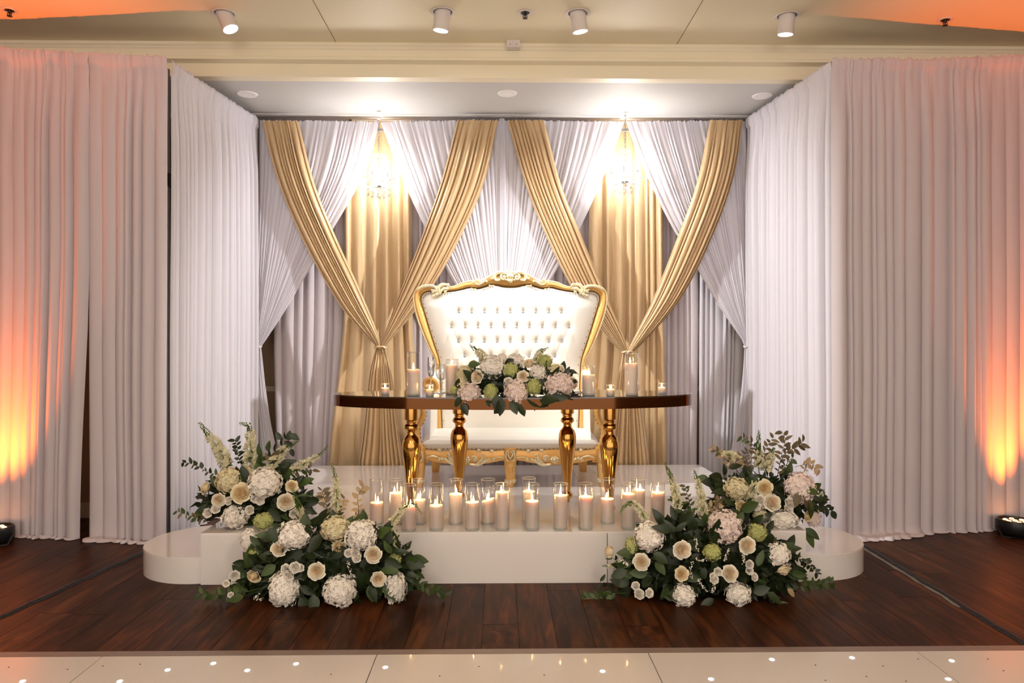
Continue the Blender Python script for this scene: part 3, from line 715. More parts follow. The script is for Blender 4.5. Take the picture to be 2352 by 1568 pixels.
# cushion of the back, tufted
icur = idn
nl = 22 * 5 + 1
left_in = [q for q in icur[:nl]]
def x_left(y):
    best = None
    for a_, b_ in zip(left_in[:-1], left_in[1:]):
        if b_.x > crp(200, 0)[0] and b_.y < crp(0, 320)[1]: break
        if (a_.y - y) * (b_.y - y) <= 0 and abs(a_.y - b_.y) > 1e-6:
            t = (y - a_.y) / (b_.y - a_.y); best = a_.x + (b_.x - a_.x) * t
    return best if best is not None else crp(199, 0)[0]
top_pts = [(q.x, q.y) for q in icur if q.y < crp(0, 325)[1]]
def y_top(x):
    for (x0, y0), (x1, y1) in zip(top_pts[:-1], top_pts[1:]):
        if min(x0, x1) <= x <= max(x0, x1) and abs(x1 - x0) > 1e-6: return y0 + (y1 - y0) * (x - x0) / (x1 - x0)
    return crp(0, 320)[1]
btn = []
for y, xs in ((506, [540 + 128.4 * k for k in range(9)]), (655, [466, 604, 731, 862, 993, 1120, 1246, 1376, 1506, 1641]), (799, [537 + 129 * k for k in range(9)]), (945, [600 + 128.5 * k for k in range(8)]), (1090, [537 + 129 * k for k in range(9)])):
    btn += [crp(x, y) for x in xs]
YTOP, YBOT = crp(0, 322)[1], 1003.0
def cush(u, v):
    y = YBOT + (YTOP - YBOT) * v
    x0 = x_left(y); x1 = 2 * XC - x0; x = x0 + (x1 - x0) * u
    yy = y
    if v > 0.72:
        k = sm((v - 0.72) / 0.28); yy = y + (y_top(x) - YTOP) * k
    e = min(u, 1 - u) * 9; e2 = (1 - v) * 10
    bul = 0.045 * math.sqrt(max(0, min(1, e))) * math.sqrt(max(0, min(1, e2)) * 0.8 + 0.2)
    dep = 0.0
    for bx, by in btn:
        dx_, dy_ = x - bx, yy - by
        if abs(dx_) < 34 and abs(dy_) < 40:
            r2 = dx_ * dx_ + dy_ * dy_
            dep += 0.012 * math.exp(-r2 / 42.0) + 0.007 * math.exp(-r2 / 190.0)
            if -22 < dy_ < 0: dep += 0.005 * math.exp(-dx_ * dx_ / 7.0) * sm(1 + dy_ / 22)
            for s in (-1, 1):            # diagonal creases down to the next row of buttons
                if 0 < dy_ < 33:
                    q = dx_ - s * dy_ * 0.44; dep += 0.003 * math.exp(-q * q / 5.0)
    p = P(x, yy, YB - 0.012); p.y -= bul - min(dep, 0.05); return p
us = [i / 190 for i in range(191)]; vv = [i / 130 for i in range(131)]
cu = MB().grid(cush, us, vv).build('back_cushion', 'leatherette', th, 180)
bme = MB().lathe([(0.0001, -0.005), (0.006, -0.004), (0.0085, 0), (0.0085, 0.003)], (0, 0, 0), 10, Matrix.Rotation(-PI / 2, 3, 'X')).mesh('button', 'crystal_button')
for bx, by in btn[:36]:
    p = P(bx, by, YB - 0.042); link('button', bme, p, cu)
ns = MB()
for i, q in enumerate(icur):
    if i % 2 == 0:
        d_ = Vector((XC, 800, 0)) - q; d_.normalize(); q2 = q + d_ * 4.0
        ns.ball(P(q2.x, q2.y, YB - 0.035), 0.0045, 6, 4)
tag(ns.build('stud_trim', 'stud', cu), kind='stuff')
bk = MB()   # back board
bk.add([P(q.x, q.y, YB + 0.036) for q in od], [tuple(range(len(od)))])
bk.build('back_board', 'throne_gold', th, 0)

# carved scrolls
def spiral(c, r0, r1, turns, a0, sgn, rad, Yd):
    pts = []; rr_ = []; n_ = int(16 * turns) + 4
    for i in range(n_):
        t = i / (n_ - 1); a = a0 + sgn * turns * 2 * PI * t; r = r0 + (r1 - r0) * t
        pts.append(P(c[0] + r * math.cos(a), c[1] + r * math.sin(a), Yd)); rr_.append(rad * (0.55 + 0.45 * math.sin(PI * min(1, t * 1.1 + 0.1))))
    return pts, rr_
def carve(items, name, parent, Yd, m='antique_gold'):
    for sg in (1, -1): carve_side(items, name, parent, Yd, m, sg)
def carve_side(items, name, parent, Yd, m, side):
    """items: ('s', cx, cy, r0, r1, turns, a0, sgn, rad) spirals, ('t', pts, rad) vines, ('b', x, y, r) beads, in photo pixels of the left half"""
    mb = MB()
    for sgn in (side,):
        fx = lambda x: x if sgn == 1 else 2 * XC - x
        for it in items:
            if it[0] == 's':
                _, cx, cy, r0, r1, tn, a0, sg, rad = it
                pts, rr_ = spiral((cx, cy), r0, r1, tn, a0, sg, rad, Yd)
                if sgn == -1: pts = [P(2 * XC - (cx + (r0 + (r1 - r0) * i / (len(pts) - 1)) * math.cos(a0 + sg * tn * 2 * PI * i / (len(pts) - 1))), cy + (r0 + (r1 - r0) * i / (len(pts) - 1)) * math.sin(a0 + sg * tn * 2 * PI * i / (len(pts) - 1)), Yd) for i in range(len(pts))]
                mb.tube(pts, rr_, 6)
                mb.ball(P(fx(cx), cy, Yd - 0.006), rad * 1.15, 8, 5)
            elif it[0] == 't':
                pp = catmull([P(fx(x), y, Yd) for x, y in it[1]], 14)
                mb.tube(pp, [it[2] * (0.45 + 0.75 * math.sin(PI * (0.12 + 0.8 * i / 13))) for i in range(14)], 6)
            elif it[0] == 'b':
                mb.ball(P(fx(it[1]), it[2], Yd - 0.008), it[3], 8, 5)
    return mb.build(name, m, parent)
q = lambda x, y: (1020 + x / 7.587, 600 + y / 7.587)
crest = []
a_ = q(1040, 268); crest.append(('s', a_[0], a_[1], 9, 2, 1.3, -0.3, -1, 0.011))
crest.append(('t', [q(1075, 225), q(1010, 195), q(920, 205), q(880, 260), q(900, 320), q(960, 325)], 0.014))
crest.append(('t', [q(905, 200), q(860, 225), q(760, 285), q(680, 335), q(600, 370)], 0.009))
crest.append(('t', [q(760, 300), q(690, 355), q(610, 405), q(545, 395)], 0.008))
a_ = q(578, 325); crest.append(('s', a_[0], a_[1], 4.2, 1, 1.1, 1.6, 1, 0.006))
a_ = q(515, 362); crest.append(('s', a_[0], a_[1], 4.2, 1, 1.1, 0.6, -1, 0.006))
a_ = q(1085, 195); crest.append(('s', a_[0], a_[1], 4, 1, 1.1, 0.6, -1, 0.006))
for bx in ((960, 322, .010), (1080, 322, .008), (745, 350, .009), (835, 300, .010)):
    a_ = q(bx[0], bx[1]); crest.append(('b', a_[0], a_[1], bx[2]))
crest.append(('t', [q(470, 465), q(510, 490), q(560, 480)], 0.006)); crest.append(('t', [q(780, 410), q(810, 430), q(880, 425)], 0.006))
# corner leaves
q2 = lambda x, y: crp(x, y)
corner = [('t', [q2(230, 240), q2(180, 250), q2(125, 290)], 0.008), ('t', [q2(330, 320), q2(300, 260), q2(240, 245), q2(170, 262)], 0.012),
          ('t', [q2(345, 320), q2(335, 270), q2(370, 235), q2(430, 232)], 0.014), ('t', [q2(345, 330), q2(365, 290), q2(400, 270), q2(440, 275)], 0.012),
          ('t', [q2(340, 300), q2(300, 300), q2(262, 285)], 0.012), ('t', [q2(340, 320), q2(310, 335), q2(290, 350)], 0.012)]
for x, y, r in ((435, 238, 4.6), (408, 276, 4.6), (292, 345, 4.2), (285, 305, 3.4), (405, 303, 3.2)):
    a_ = q2(x, y); corner.append(('s', a_[0], a_[1], r, 1, 1.2, 0.3, 1, 0.007))
carve(crest, 'crest_scrolls', th, YB - 0.055)
carve(corner, 'corner_carving', th, YB - 0.055)
mb = MB()
for k in range(7):          # shell and cabochon in the middle
    a = PI * (0.12 + 0.76 * k / 6); c0 = Vector((1150, 225))
    c0 = q(1150, 225); L_ = 10.5 if k in (2, 3, 4) else 9
    mb.tube([P(c0[0] + math.cos(a) * r_, c0[1] - math.sin(a) * r_, YB - 0.05) for r_ in (2, 6, L_)], [0.004, 0.008, 0.006], 6)
a_ = q(1150, 252); mb.ball(P(a_[0], a_[1], YB - 0.065), 0.022, 12, 6, (1.2, 0.5, 0.75))
mb.tube([P(a_[0] + 7.5 * math.cos(t), a_[1] + 5.2 * math.sin(t), YB - 0.06) for t in [2 * PI * i / 16 for i in range(17)]], 0.005, 6)
for sg in (-1, 0, 1):
    b0 = q(1150, 310); mb.tube([P(b0[0] + sg * 5, b0[1] - 1, YB - 0.05), P(b0[0] + sg * 3.5, b0[1] + 4, YB - 0.055), P(b0[0], b0[1] + 9, YB - 0.05)], [0.014, 0.012, 0.004], 6)
mb.build('crest_shell', 'antique_gold', th)

# seat, rail, apron, arms and legs
YS = 5.74
xL, xR = P(968, 1030, YS).x, P(1377, 1030, YS).x; xcs = (xL + xR) / 2
def seat(u, v):
    # u across, v from bottom front over the top to the back
    x = xL + (xR - xL) * u; e = min(u, 1 - u)
    rnd_ = min(1, e * 14); rr_ = math.sqrt(max(0, 1 - (1 - rnd_) ** 2))
    prof_ = [(0, .585), (-.012, .60), (-.016, .63), (0, .655), (.05, .672), (.18, .688), (.34, .695), (.50, .690)]
    f = v * (len(prof_) - 1); i = min(int(f), len(prof_) - 2); t = f - i
    y = prof_[i][0] * (1 - t) + prof_[i + 1][0] * t; z = prof_[i][1] * (1 - t) + prof_[i + 1][1] * t
    z = .585 + (z - .585) * (0.55 + 0.45 * rr_)
    z += 0.010 * math.sin(PI * u) * sm(v * 2)
    return Vector((x, YS + y + 0.03 * (1 - rr_) - 0.03 * math.sin(PI * u), z))
MB().grid(seat, [i / 60 for i in range(61)], [i / 28 for i in range(29)]).build('seat_cushion', 'leatherette', th, 180)
rb = MB(); pts = []
nn_ = 60
vs = []
for i in range(nn_ + 1):
    u = i / nn_; x = xL - 0.01 + (xR - xL + 0.02) * u; w = (u * 2) % 1.0
    zt = 0.588 - 0.010 * math.sin(2 * PI * w) ** 2
    zb = 0.49 - 0.018 * math.exp(-((w - 0.5) / 0.22) ** 2) + 0.018 * math.exp(-((w - 0.08) / 0.1) ** 2) + 0.018 * math.exp(-((w - 0.92) / 0.1) ** 2)
    yb = YS - 0.03 - 0.03 * math.sin(PI * u)
    for zz, dy in ((zt, 0.03), (zt, 0), ((zt + zb) / 2, -0.012), (zb, 0), (zb, 0.03)): vs.append((x, yb + dy, zz))
rb.add(vs, [(i * 5 + k, i * 5 + k + 1, i * 5 + k + 6, i * 5 + k + 5) for i in range(nn_) for k in range(4)])
rail = rb.build('seat_rail', 'throne_gold', th, 60)
st_ = MB()
for i in range(44):
    u = (i + 0.5) / 44; st_.ball((xL + (xR - xL) * u, YS - 0.026 - 0.03 * math.sin(PI * u), 0.594), 0.005, 6, 4)
tag(st_.build('stud_trim', 'stud', rail), kind='stuff')
YQ = YS - 0.065
q3 = lambda x, y: (930 + x / 8.711, 960 + y / 8.711)
apron = []
for (x, y, r, t_, a0, sg, rad) in ((1395, 815, 7.5, 1.4, 2.6, 1, .009), (1690, 830, 4, 1.2, 0, 1, .006), (1765, 810, 3.6, 1.2, 3, -1, .006), (745, 805, 3.6, 1.2, 0, 1, .006), (680, 815, 3.4, 1.2, 3, -1, .006),
                                   (690, 655, 4.2, 1.1, 3, 1, .006), (1475, 660, 4.2, 1.1, 0.5, -1, .006), (1740, 670, 4.2, 1.1, 3, 1, .006), (925, 665, 4, 1.1, 0.5, -1, .006), (880, 740, 4.5, 1.1, 2, 1, .006), (1565, 745, 4.5, 1.1, 2, -1, .006)):
    a_ = q3(x, y); apron.append(('s', a_[0], a_[1], r, 1.2, t_, a0, sg, rad))
apron += [('t', [q3(780, 800), q3(880, 870), q3(990, 930), q3(1090, 940)], .012), ('t', [q3(1660, 840), q3(1560, 890), q3(1440, 935), q3(1300, 925)], .012),
          ('t', [q3(880, 740), q3(900, 820), q3(980, 890)], .011), ('t', [q3(950, 770), q3(960, 840), q3(1020, 900)], .009), ('t', [q3(1560, 745), q3(1540, 830), q3(1440, 900)], .011), ('t', [q3(1610, 790), q3(1580, 850), q3(1500, 900)], .008),
          ('t', [q3(430, 790), q3(520, 760), q3(600, 765), q3(680, 790)], .006), ('t', [q3(1780, 790), q3(1880, 780), q3(2000, 800)], .006)]
for k in range(9):
    a = 2 * PI * k / 9; c0 = q3(1220, 830); apron.append(('t', [(c0[0] + 3.5 * math.cos(a), c0[1] + 3.5 * math.sin(a)), (c0[0] + 8 * math.cos(a), c0[1] + 7 * math.sin(a)), (c0[0] + 10 * math.cos(a), c0[1] + 8.5 * math.sin(a))], .008))
c0 = q3(1220, 830); apron.append(('b', c0[0], c0[1], .016))
carve(apron, 'apron_carving', th, YQ)
# front legs
def throne_leg(pxx, end):
    c = P(pxx, 1117, YS - 0.03); x, y = c.x, c.y; mb = MB()
    prof_ = [(.049, .60), (.050, .50), (.046, .495), (.044, .49), (.047, .478), (.043, .42), (.036, .36), (.036, .352)]
    secs = [(w_, z_) for w_, z_ in prof_]
    vs = []
    for w_, z_ in secs:
        d_ = w_ * 0.9
        vs += [(x - w_, y - d_ + .01, z_), (x - w_ + .01, y - d_, z_), (x + w_ - .01, y - d_, z_), (x + w_, y - d_ + .01, z_), (x + w_, y + d_, z_), (x - w_, y + d_, z_)]
    mb.add(vs, [(i * 6 + k, (i + 1) * 6 + k, (i + 1) * 6 + (k + 1) % 6, i * 6 + (k + 1) % 6) for i in range(len(secs) - 1) for k in range(6)] + [tuple(range(6))])
    mb.lathe([(.030, .352), (.031, .345), (.036, .338), (.036, .325), (.032, RISER + .012), (.030, RISER), (.0001, RISER)], (x, y, 0), 16)
    lg = mb.build('leg', 'throne_gold', th, 45)
    cv = MB()
    for k in range(8):
        a = 2 * PI * k / 8; cv.ball((x + .034 * math.cos(a), y + .034 * math.sin(a), .348), .014, 7, 5, (1, 1, 1.35))
    f = y - .049
    for s in (-1, 1):
        cv.tube([(x + s * .008, f + .004, .40), (x + s * .024, f, .415), (x + s * .026, f - .002, .46), (x + s * .012, f - .002, .474), (x, f - .001, .476)], .0035, 5)
        cv.tube([(x + s * .006, f - .003, .505), (x + s * .022, f - .006, .51), (x + s * .034, f - .003, .535), (x + s * .030, f - .004, .575), (x + s * .012, f - .006, .59)], [.004, .008, .006, .007, .004], 6)
        cv.tube([(x, f - .004, .522), (x + s * .013, f - .008, .545), (x + s * .020, f - .005, .562), (x + s * .007, f - .006, .582)], [.004, .008, .006, .005], 6)
    cv.build('leg_carving', 'antique_gold', lg)
for xx in (962, 1172, 1386): throne_leg(xx, xx != 1172)
for xx in (1003, 1337):
    c = P(xx, 1083, 6.36); s = -1 if xx < XC else 1
    MB().add([(c.x + sx_ * w_ + off, c.y + sy_ * w_ + oy, z_) for z_, w_, off, oy in ((.60, .05, -s * .02, -.08), (.45, .040, 0, -.02), (RISER, .030, s * .01, 0.03)) for sx_, sy_ in ((-1, -1), (1, -1), (1, 1), (-1, 1))],
             [(i * 4 + k, i * 4 + 4 + k, i * 4 + 4 + (k + 1) % 4, i * 4 + (k + 1) % 4) for i in range(2) for k in range(4)] + [(0, 1, 2, 3), (8, 9, 10, 11)]).build('leg', 'throne_gold', th, 30)
# side boards hold seat and back together
for s, xx in ((-1, xL + 0.03), (1, xR - 0.03)):
    MB().box((xx, 6.0, 0.53), (0.05, 0.5, 0.10)).build('side_rail', 'throne_gold', th, 0)
# arms: gilded curl at the front, padded panel running to the back
for s in (1, -1):
    fx = lambda x: x if s == 1 else 2 * XC - x
    path = [(972, 1034), (962, 1018), (958, 1000), (958, 985), (966, 968), (972, 950), (971, 932), (976, 915), (990, 905), (1001, 893), (1000, 878), (989, 870), (978, 874), (975, 884), (982, 891), (990, 887)]
    pp = catmull([P(fx(x), y, YS - 0.01) for x, y in path], 50)
    MB().tube(pp, [0.024 if i < 30 else 0.024 - 0.010 * (i - 30) / 20 for i in range(50)], 8).build('arm_front', 'throne_gold', th)
    pad = MB(); sec = [(1.10, 0.0), (1.11, .035), (1.09, .065), (1.05, .07), (0.9, .055), (.75, .05), (.60, .04)]
    vs = []; rows = 9
    for j in range(rows):
        t = j / (rows - 1); y = YS + 0.005 + (YB - 0.03 - YS) * t
        base = P(fx(982 + 18 * t), 900, YS + (YB - YS) * t).x; rise = 0.10 * t * t
        for z, off in sec: vs.append((base + s * (off * 0.8 - 0.02), y, z + (rise if z > 0.95 else 0)))
    pad.add(vs, [(j * 7 + k, j * 7 + k + 1, j * 7 + k + 8, j * 7 + k + 7) for j in range(rows - 1) for k in range(6)])
    pad.build('arm_pad', 'leatherette', th, 80)
    ar = catmull([P(fx(989), 878, YS), P(fx(985), 876, YS + 0.2), P(fx(990), 868, YS + 0.36), P(fx(1003), 840, YB - 0.02)], 16)
    MB().tube(ar, 0.022, 8).build('arm_rest', 'throne_gold', th)
    tb = MB()
    for k in range(14):
        i = int(3 + k * 2.2); p_ = pp[i]; tb.ball((p_.x + s * 0.028, p_.y - 0.006, p_.z), .0045, 6, 4)
    tag(tb.build('stud_trim', 'stud', th), kind='stuff')

# ------------------------------------------------------------------ oval mirrored table
TZ = RISER + 0.775; TY = 4.95; tcx = P(1179, 905, TY).x; TA, TBs = 1.195, 0.41
tb = thing('oval_table', (tcx, TY, RISER), 'oval gold mirrored table with turned gold legs on the white riser', 'table')
ell = lambda k, n_, sa=1.0: (tcx + TA * sa * math.cos(2 * PI * k / n_), TY + (TBs + TA * (sa - 1)) * math.sin(2 * PI * k / n_))
MB().prism([ell(k, 96, 1.004) for k in range(96)], TZ - 0.008, TZ).build('glass_top', 'table_glass', tb, 30)
MB().prism([ell(k, 96) for k in range(96)], TZ - 0.075, TZ - 0.0085).build('mirror_band', 'mirror_gold', tb, 30)
lp = [(.046, .70), (.046, .62), (.042, .617), (.036, .612), (.033, .600), (.034, .592), (.043, .584), (.048, .572), (.046, .560), (.036, .552), (.030, .545), (.029, .530), (.034, .518), (.050, .50), (.059, .475), (.062, .45), (.061, .42), (.055, .37), (.046, .30), (.037, .22), (.029, .14), (.023, .085), (.022, .075), (.030, .068), (.037, .055), (.037, .042), (.030, .030), (.022, .024), (.018, .012), (.017, 0.0), (.0001, 0)]
for (xx, yy) in ((945, 4.76), (1400, 4.76), (1055, 5.17), (1303, 5.17)):
    x = P(xx, 1000, yy).x
    MB().lathe([(r, z + RISER) for r, z in lp], (x, yy, 0), 28).build('leg', 'leg_gold', tb, 35)

# ------------------------------------------------------------------ candles in glass cylinders
NUM = ['first', 'second', 'third', 'fourth', 'fifth', 'sixth', 'seventh', 'eighth', 'ninth', 'tenth', 'eleventh', 'twelfth', 'thirteenth', 'fourteenth', 'fifteenth', 'sixteenth', 'seventeenth']
def flame_mesh():
    return MB().lathe([(.0001, 0), (.0035, .003), (.0055, .009), (.0050, .016), (.003, .025), (.0012, .033), (.0001, .038)], n=10).mesh('flame', 'flame')
FLAME = flame_mesh(); WICK = MB().tube([(0, 0, -0.004), (0.0005, 0, .008)], .0012, 5).mesh('wick', 'wick')
VCACHE = {}
def vase_mesh(r, h):
    k = (round(r, 4), round(h, 4))
    if k not in VCACHE:
        VCACHE[k] = (MB().lathe([(r * .96, .010), (r, .016), (r, h - .002), (r * .985, h), (r * .955, h - .002), (r * .955, .016)], n=32).mesh('glass_wall', 'vase_glass'),
                     MB().lathe([(.0001, 0), (r * .9, 0), (r * .97, .004), (r * .96, .010), (r * .93, .013), (.0001, .012)], n=32).mesh('glass_foot', 'base_glass'),
                     MB().lathe([(r * .955, h - .004), (r * .99, h), (r * 1.012, h - .003)], n=32).mesh('glass_rim', 'base_glass'))
    return VCACHE[k]
def glass_candle(x, y, z0, r, h, wh, lab_v, lab_c, gv, gc, slant=0.0, lit=True, tw=0, small=False):
    vm = vase_mesh(r, h)
    v = thing('glass_votive' if small else 'glass_vase', (x, y, z0), lab_v, 'votive holder' if small else 'vase', gv)
    for nm, me in zip(('glass_wall', 'glass_foot', 'glass_rim'), vm): link(nm, me, (x, y, z0), v)
    c = thing('votive_candle' if small else 'pillar_candle', (x, y, z0 + .013), lab_c, 'candle', gc)
    rw = r * .925; zb, zt = z0 + .0135, z0 + wh; mb = MB(); n_ = 28; vs = []
    rings = [(.0001, zb, 0), (rw, zb, 0), (rw, zt - .012, 1), (rw * .985, zt, 1), (rw * .93, zt - .002, 1), (rw * .75, zt - .006, 1), (.0001, zt - .007, .6)]
    for rr_, zz, sl_ in rings:
        for k in range(n_):
            a = 2 * PI * k / n_; vs.append((x + rr_ * math.cos(a), y + rr_ * math.sin(a), zz + slant * rr_ * math.cos(a) * sl_))
    mb.add(vs, [(i * n_ + k, i * n_ + (k + 1) % n_, (i + 1) * n_ + (k + 1) % n_, (i + 1) * n_ + k) for i in range(len(rings) - 1) for k in range(n_)])
    mb.build('wax', 'wax', c, 60)
    fx_ = random.Random(tw).uniform(-.012, .012) * (0.4 if small else 1)
    link('wick', WICK, (x + fx_, y, zt - .005), c)
    if lit: link('flame', FLAME, (x + fx_, y, zt - .001), c, scale=(1, 1, 1) if not small else (.8, .8, .75))
GV, GC = 'glass cylinders along the riser front', 'pillar candles along the riser front'
cand = [(865, 1, 1110, 1152), (909.5, 1, 1105, 1130), (939, 0, 1115, 1160), (963, 1, 1107, 1146), (1002, 0, 1113.5, 1159), (1047, 1, 1105, 1133), (1084.6, 0, 1114, 1152), (1121, 1, 1106, 1147), (1154, 0, 1113.5, 1129),
        (1215, 1, 1104, 1128), (1222, 0, 1113.5, 1150), (1287.7, 0, 1112.7, 1137), (1345, 0, 1112.7, 1140), (1395, 1, 1108, 1145), (1444, 0, 1114, 1134), (1466, 1, 1106, 1125), (1510.7, 0, 1113.6, 1131)]
for i, (x, back_, ry, wy) in enumerate(cand):
    Y = 4.56 if back_ else 4.415
    if x == 1215: Y = 4.60
    if x == 939: Y = 4.40
    X = P(x, ry, Y).x; z0 = 0.3015
    s = F_PX / Y; h = 0.272; top = EYE - (wy - IMG_H / 2) / s
    wh = max(.07, min(h - .015, top - z0))
    burn = 'burned low' if wh < 0.17 else ('nearly full' if wh > 0.225 else 'partly burned')
    glass_candle(X, Y, z0, .0435, h, wh, 'clear glass cylinder on the riser front, %s of seventeen from leftmost' % NUM[i], '%s white pillar candle on the riser front, %s of seventeen from leftmost' % (burn, NUM[i]), GV, GC, slant=(0.30 if x == 1121 else 0.0), tw=i)
# on the table
def on_table(pxx, Y): return P(pxx, 905, Y).x
GT = 'glass cylinders on the table'; GT2 = 'pillar candles on the table'
for i, (x, Y, h, wh, lab, lit, lab2) in enumerate(((950, 4.72, .278, .168, 'tall clear glass cylinder on the table beside the champagne flute', True, 'white pillar candle in tall glass beside the champagne flute'), (1038, 4.86, .228, .190, 'clear glass cylinder on the table against the flowers, beside the cut crystal goblet', True, 'white pillar candle between the crystal goblet and the flowers'),
                                      (1352, 4.72, .190, .132, 'shortest clear glass cylinder on the table, beside the throne arm', True, 'low white pillar candle in the shortest cylinder on the table'), (1451, 4.74, .268, .205, 'tall clear glass cylinder on the table before the rightmost gold knot', True, 'tallest white pillar candle on the table, before the rightmost gold knot'))):
    glass_candle(on_table(x, Y), Y, TZ + .001, .0435, h, wh, lab, lab2, GT, GT2, tw=40 + i, lit=lit)
for i, (x, Y, lab) in enumerate(((885, 4.82, 'farthest out on the leftmost half of the table'), (987, 4.66, 'below the champagne flute'), (1402, 4.66, 'between the two glass cylinders by the rightmost gold knot'), (1520, 4.84, 'farthest out on the rightmost half of the table'))):
    glass_candle(on_table(x, Y), Y, TZ + .001, .0265, .070, .045, 'small glass votive cup %s' % lab, 'small white votive candle %s' % lab, 'votive cups on the table', 'votive candles on the table', tw=60 + i, small=True)
# stemmed glasses
x, Y = on_table(990, 4.95), 4.95
g = thing('champagne_flute', (x, Y, TZ), 'slim clear champagne flute beside a candle cylinder on the table', 'glass')
MB().lathe([(.0001, .10), (.008, .103), (.018, .118), (.025, .15), (.027, .19), (.024, .238), (.0235, .238), (.026, .19), (.024, .15), (.017, .12), (.0001, .108)], (x, Y, TZ + .001), 24).build('bowl', 'crystal_glass', g)
MB().lathe([(.0045, .103), (.0035, .08), (.0035, .03), (.006, .010), (.0001, .010)], (x, Y, TZ + .001), 12).build('stem', 'crystal_glass', g)
MB().lathe([(.0001, 0), (.032, 0), (.033, .002), (.02, .005), (.006, .010)], (x, Y, TZ + .001), 24).build('foot', 'crystal_glass', g)
x, Y = on_table(1014, 4.98), 4.98
g = thing('crystal_goblet', (x, Y, TZ), 'cut crystal goblet with faceted stem beside the champagne flute', 'glass')
b_ = MB(); prof_ = [(.0001, .085), (.012, .086), (.028, .098), (.038, .125), (.040, .155), (.037, .192)]
vs = []; n_ = 20
for j, (r, z) in enumerate(prof_):
    for k in range(n_):
        a = 2 * PI * (k + .5 * (j % 2)) / n_; rr_ = r * (1 + .035 * (-1) ** k); vs.append((x + rr_ * math.cos(a), Y + rr_ * math.sin(a), TZ + .001 + z))
b_.add(vs, [f for j in range(len(prof_) - 1) for k in range(n_) for f in ((j * n_ + k, j * n_ + (k + 1) % n_, (j + 1) * n_ + k), (j * n_ + (k + 1) % n_, (j + 1) * n_ + (k + 1) % n_, (j + 1) * n_ + k))])
b_.build('bowl', 'crystal_glass', g, 0)
MB().lathe([(.009, .085), (.006, .075), (.010, .065), (.006, .055), (.009, .042), (.006, .030), (.010, .014), (.0001, .014)], (x, Y, TZ + .001), 8).build('stem', 'crystal_glass', g, 0)
MB().lathe([(.0001, 0), (.036, 0), (.037, .003), (.025, .008), (.009, .014)], (x, Y, TZ + .001), 14).build('foot', 'crystal_glass', g, 0)
x, Y = on_table(1312, 4.78), 4.78
t = thing('side_plate', (x, Y, TZ), 'small white plate beside the flowers and the shortest candle cylinder', 'plate')
MB().lathe([(.0001, 0), (.045, 0), (.05, .003), (.078, .012), (.080, .014), (.076, .014), (.048, .006), (.0001, .005)], (x, Y, TZ + .001), 32).build('dish', 'white_laminate', t)
MB().tube([(x - .05, Y - .01, TZ + .017), (x + .05, Y + .005, TZ + .017), (x + .10, Y + .012, TZ + .016)], [.006, .0035, .004], 6).build('utensil', 'steel', t)

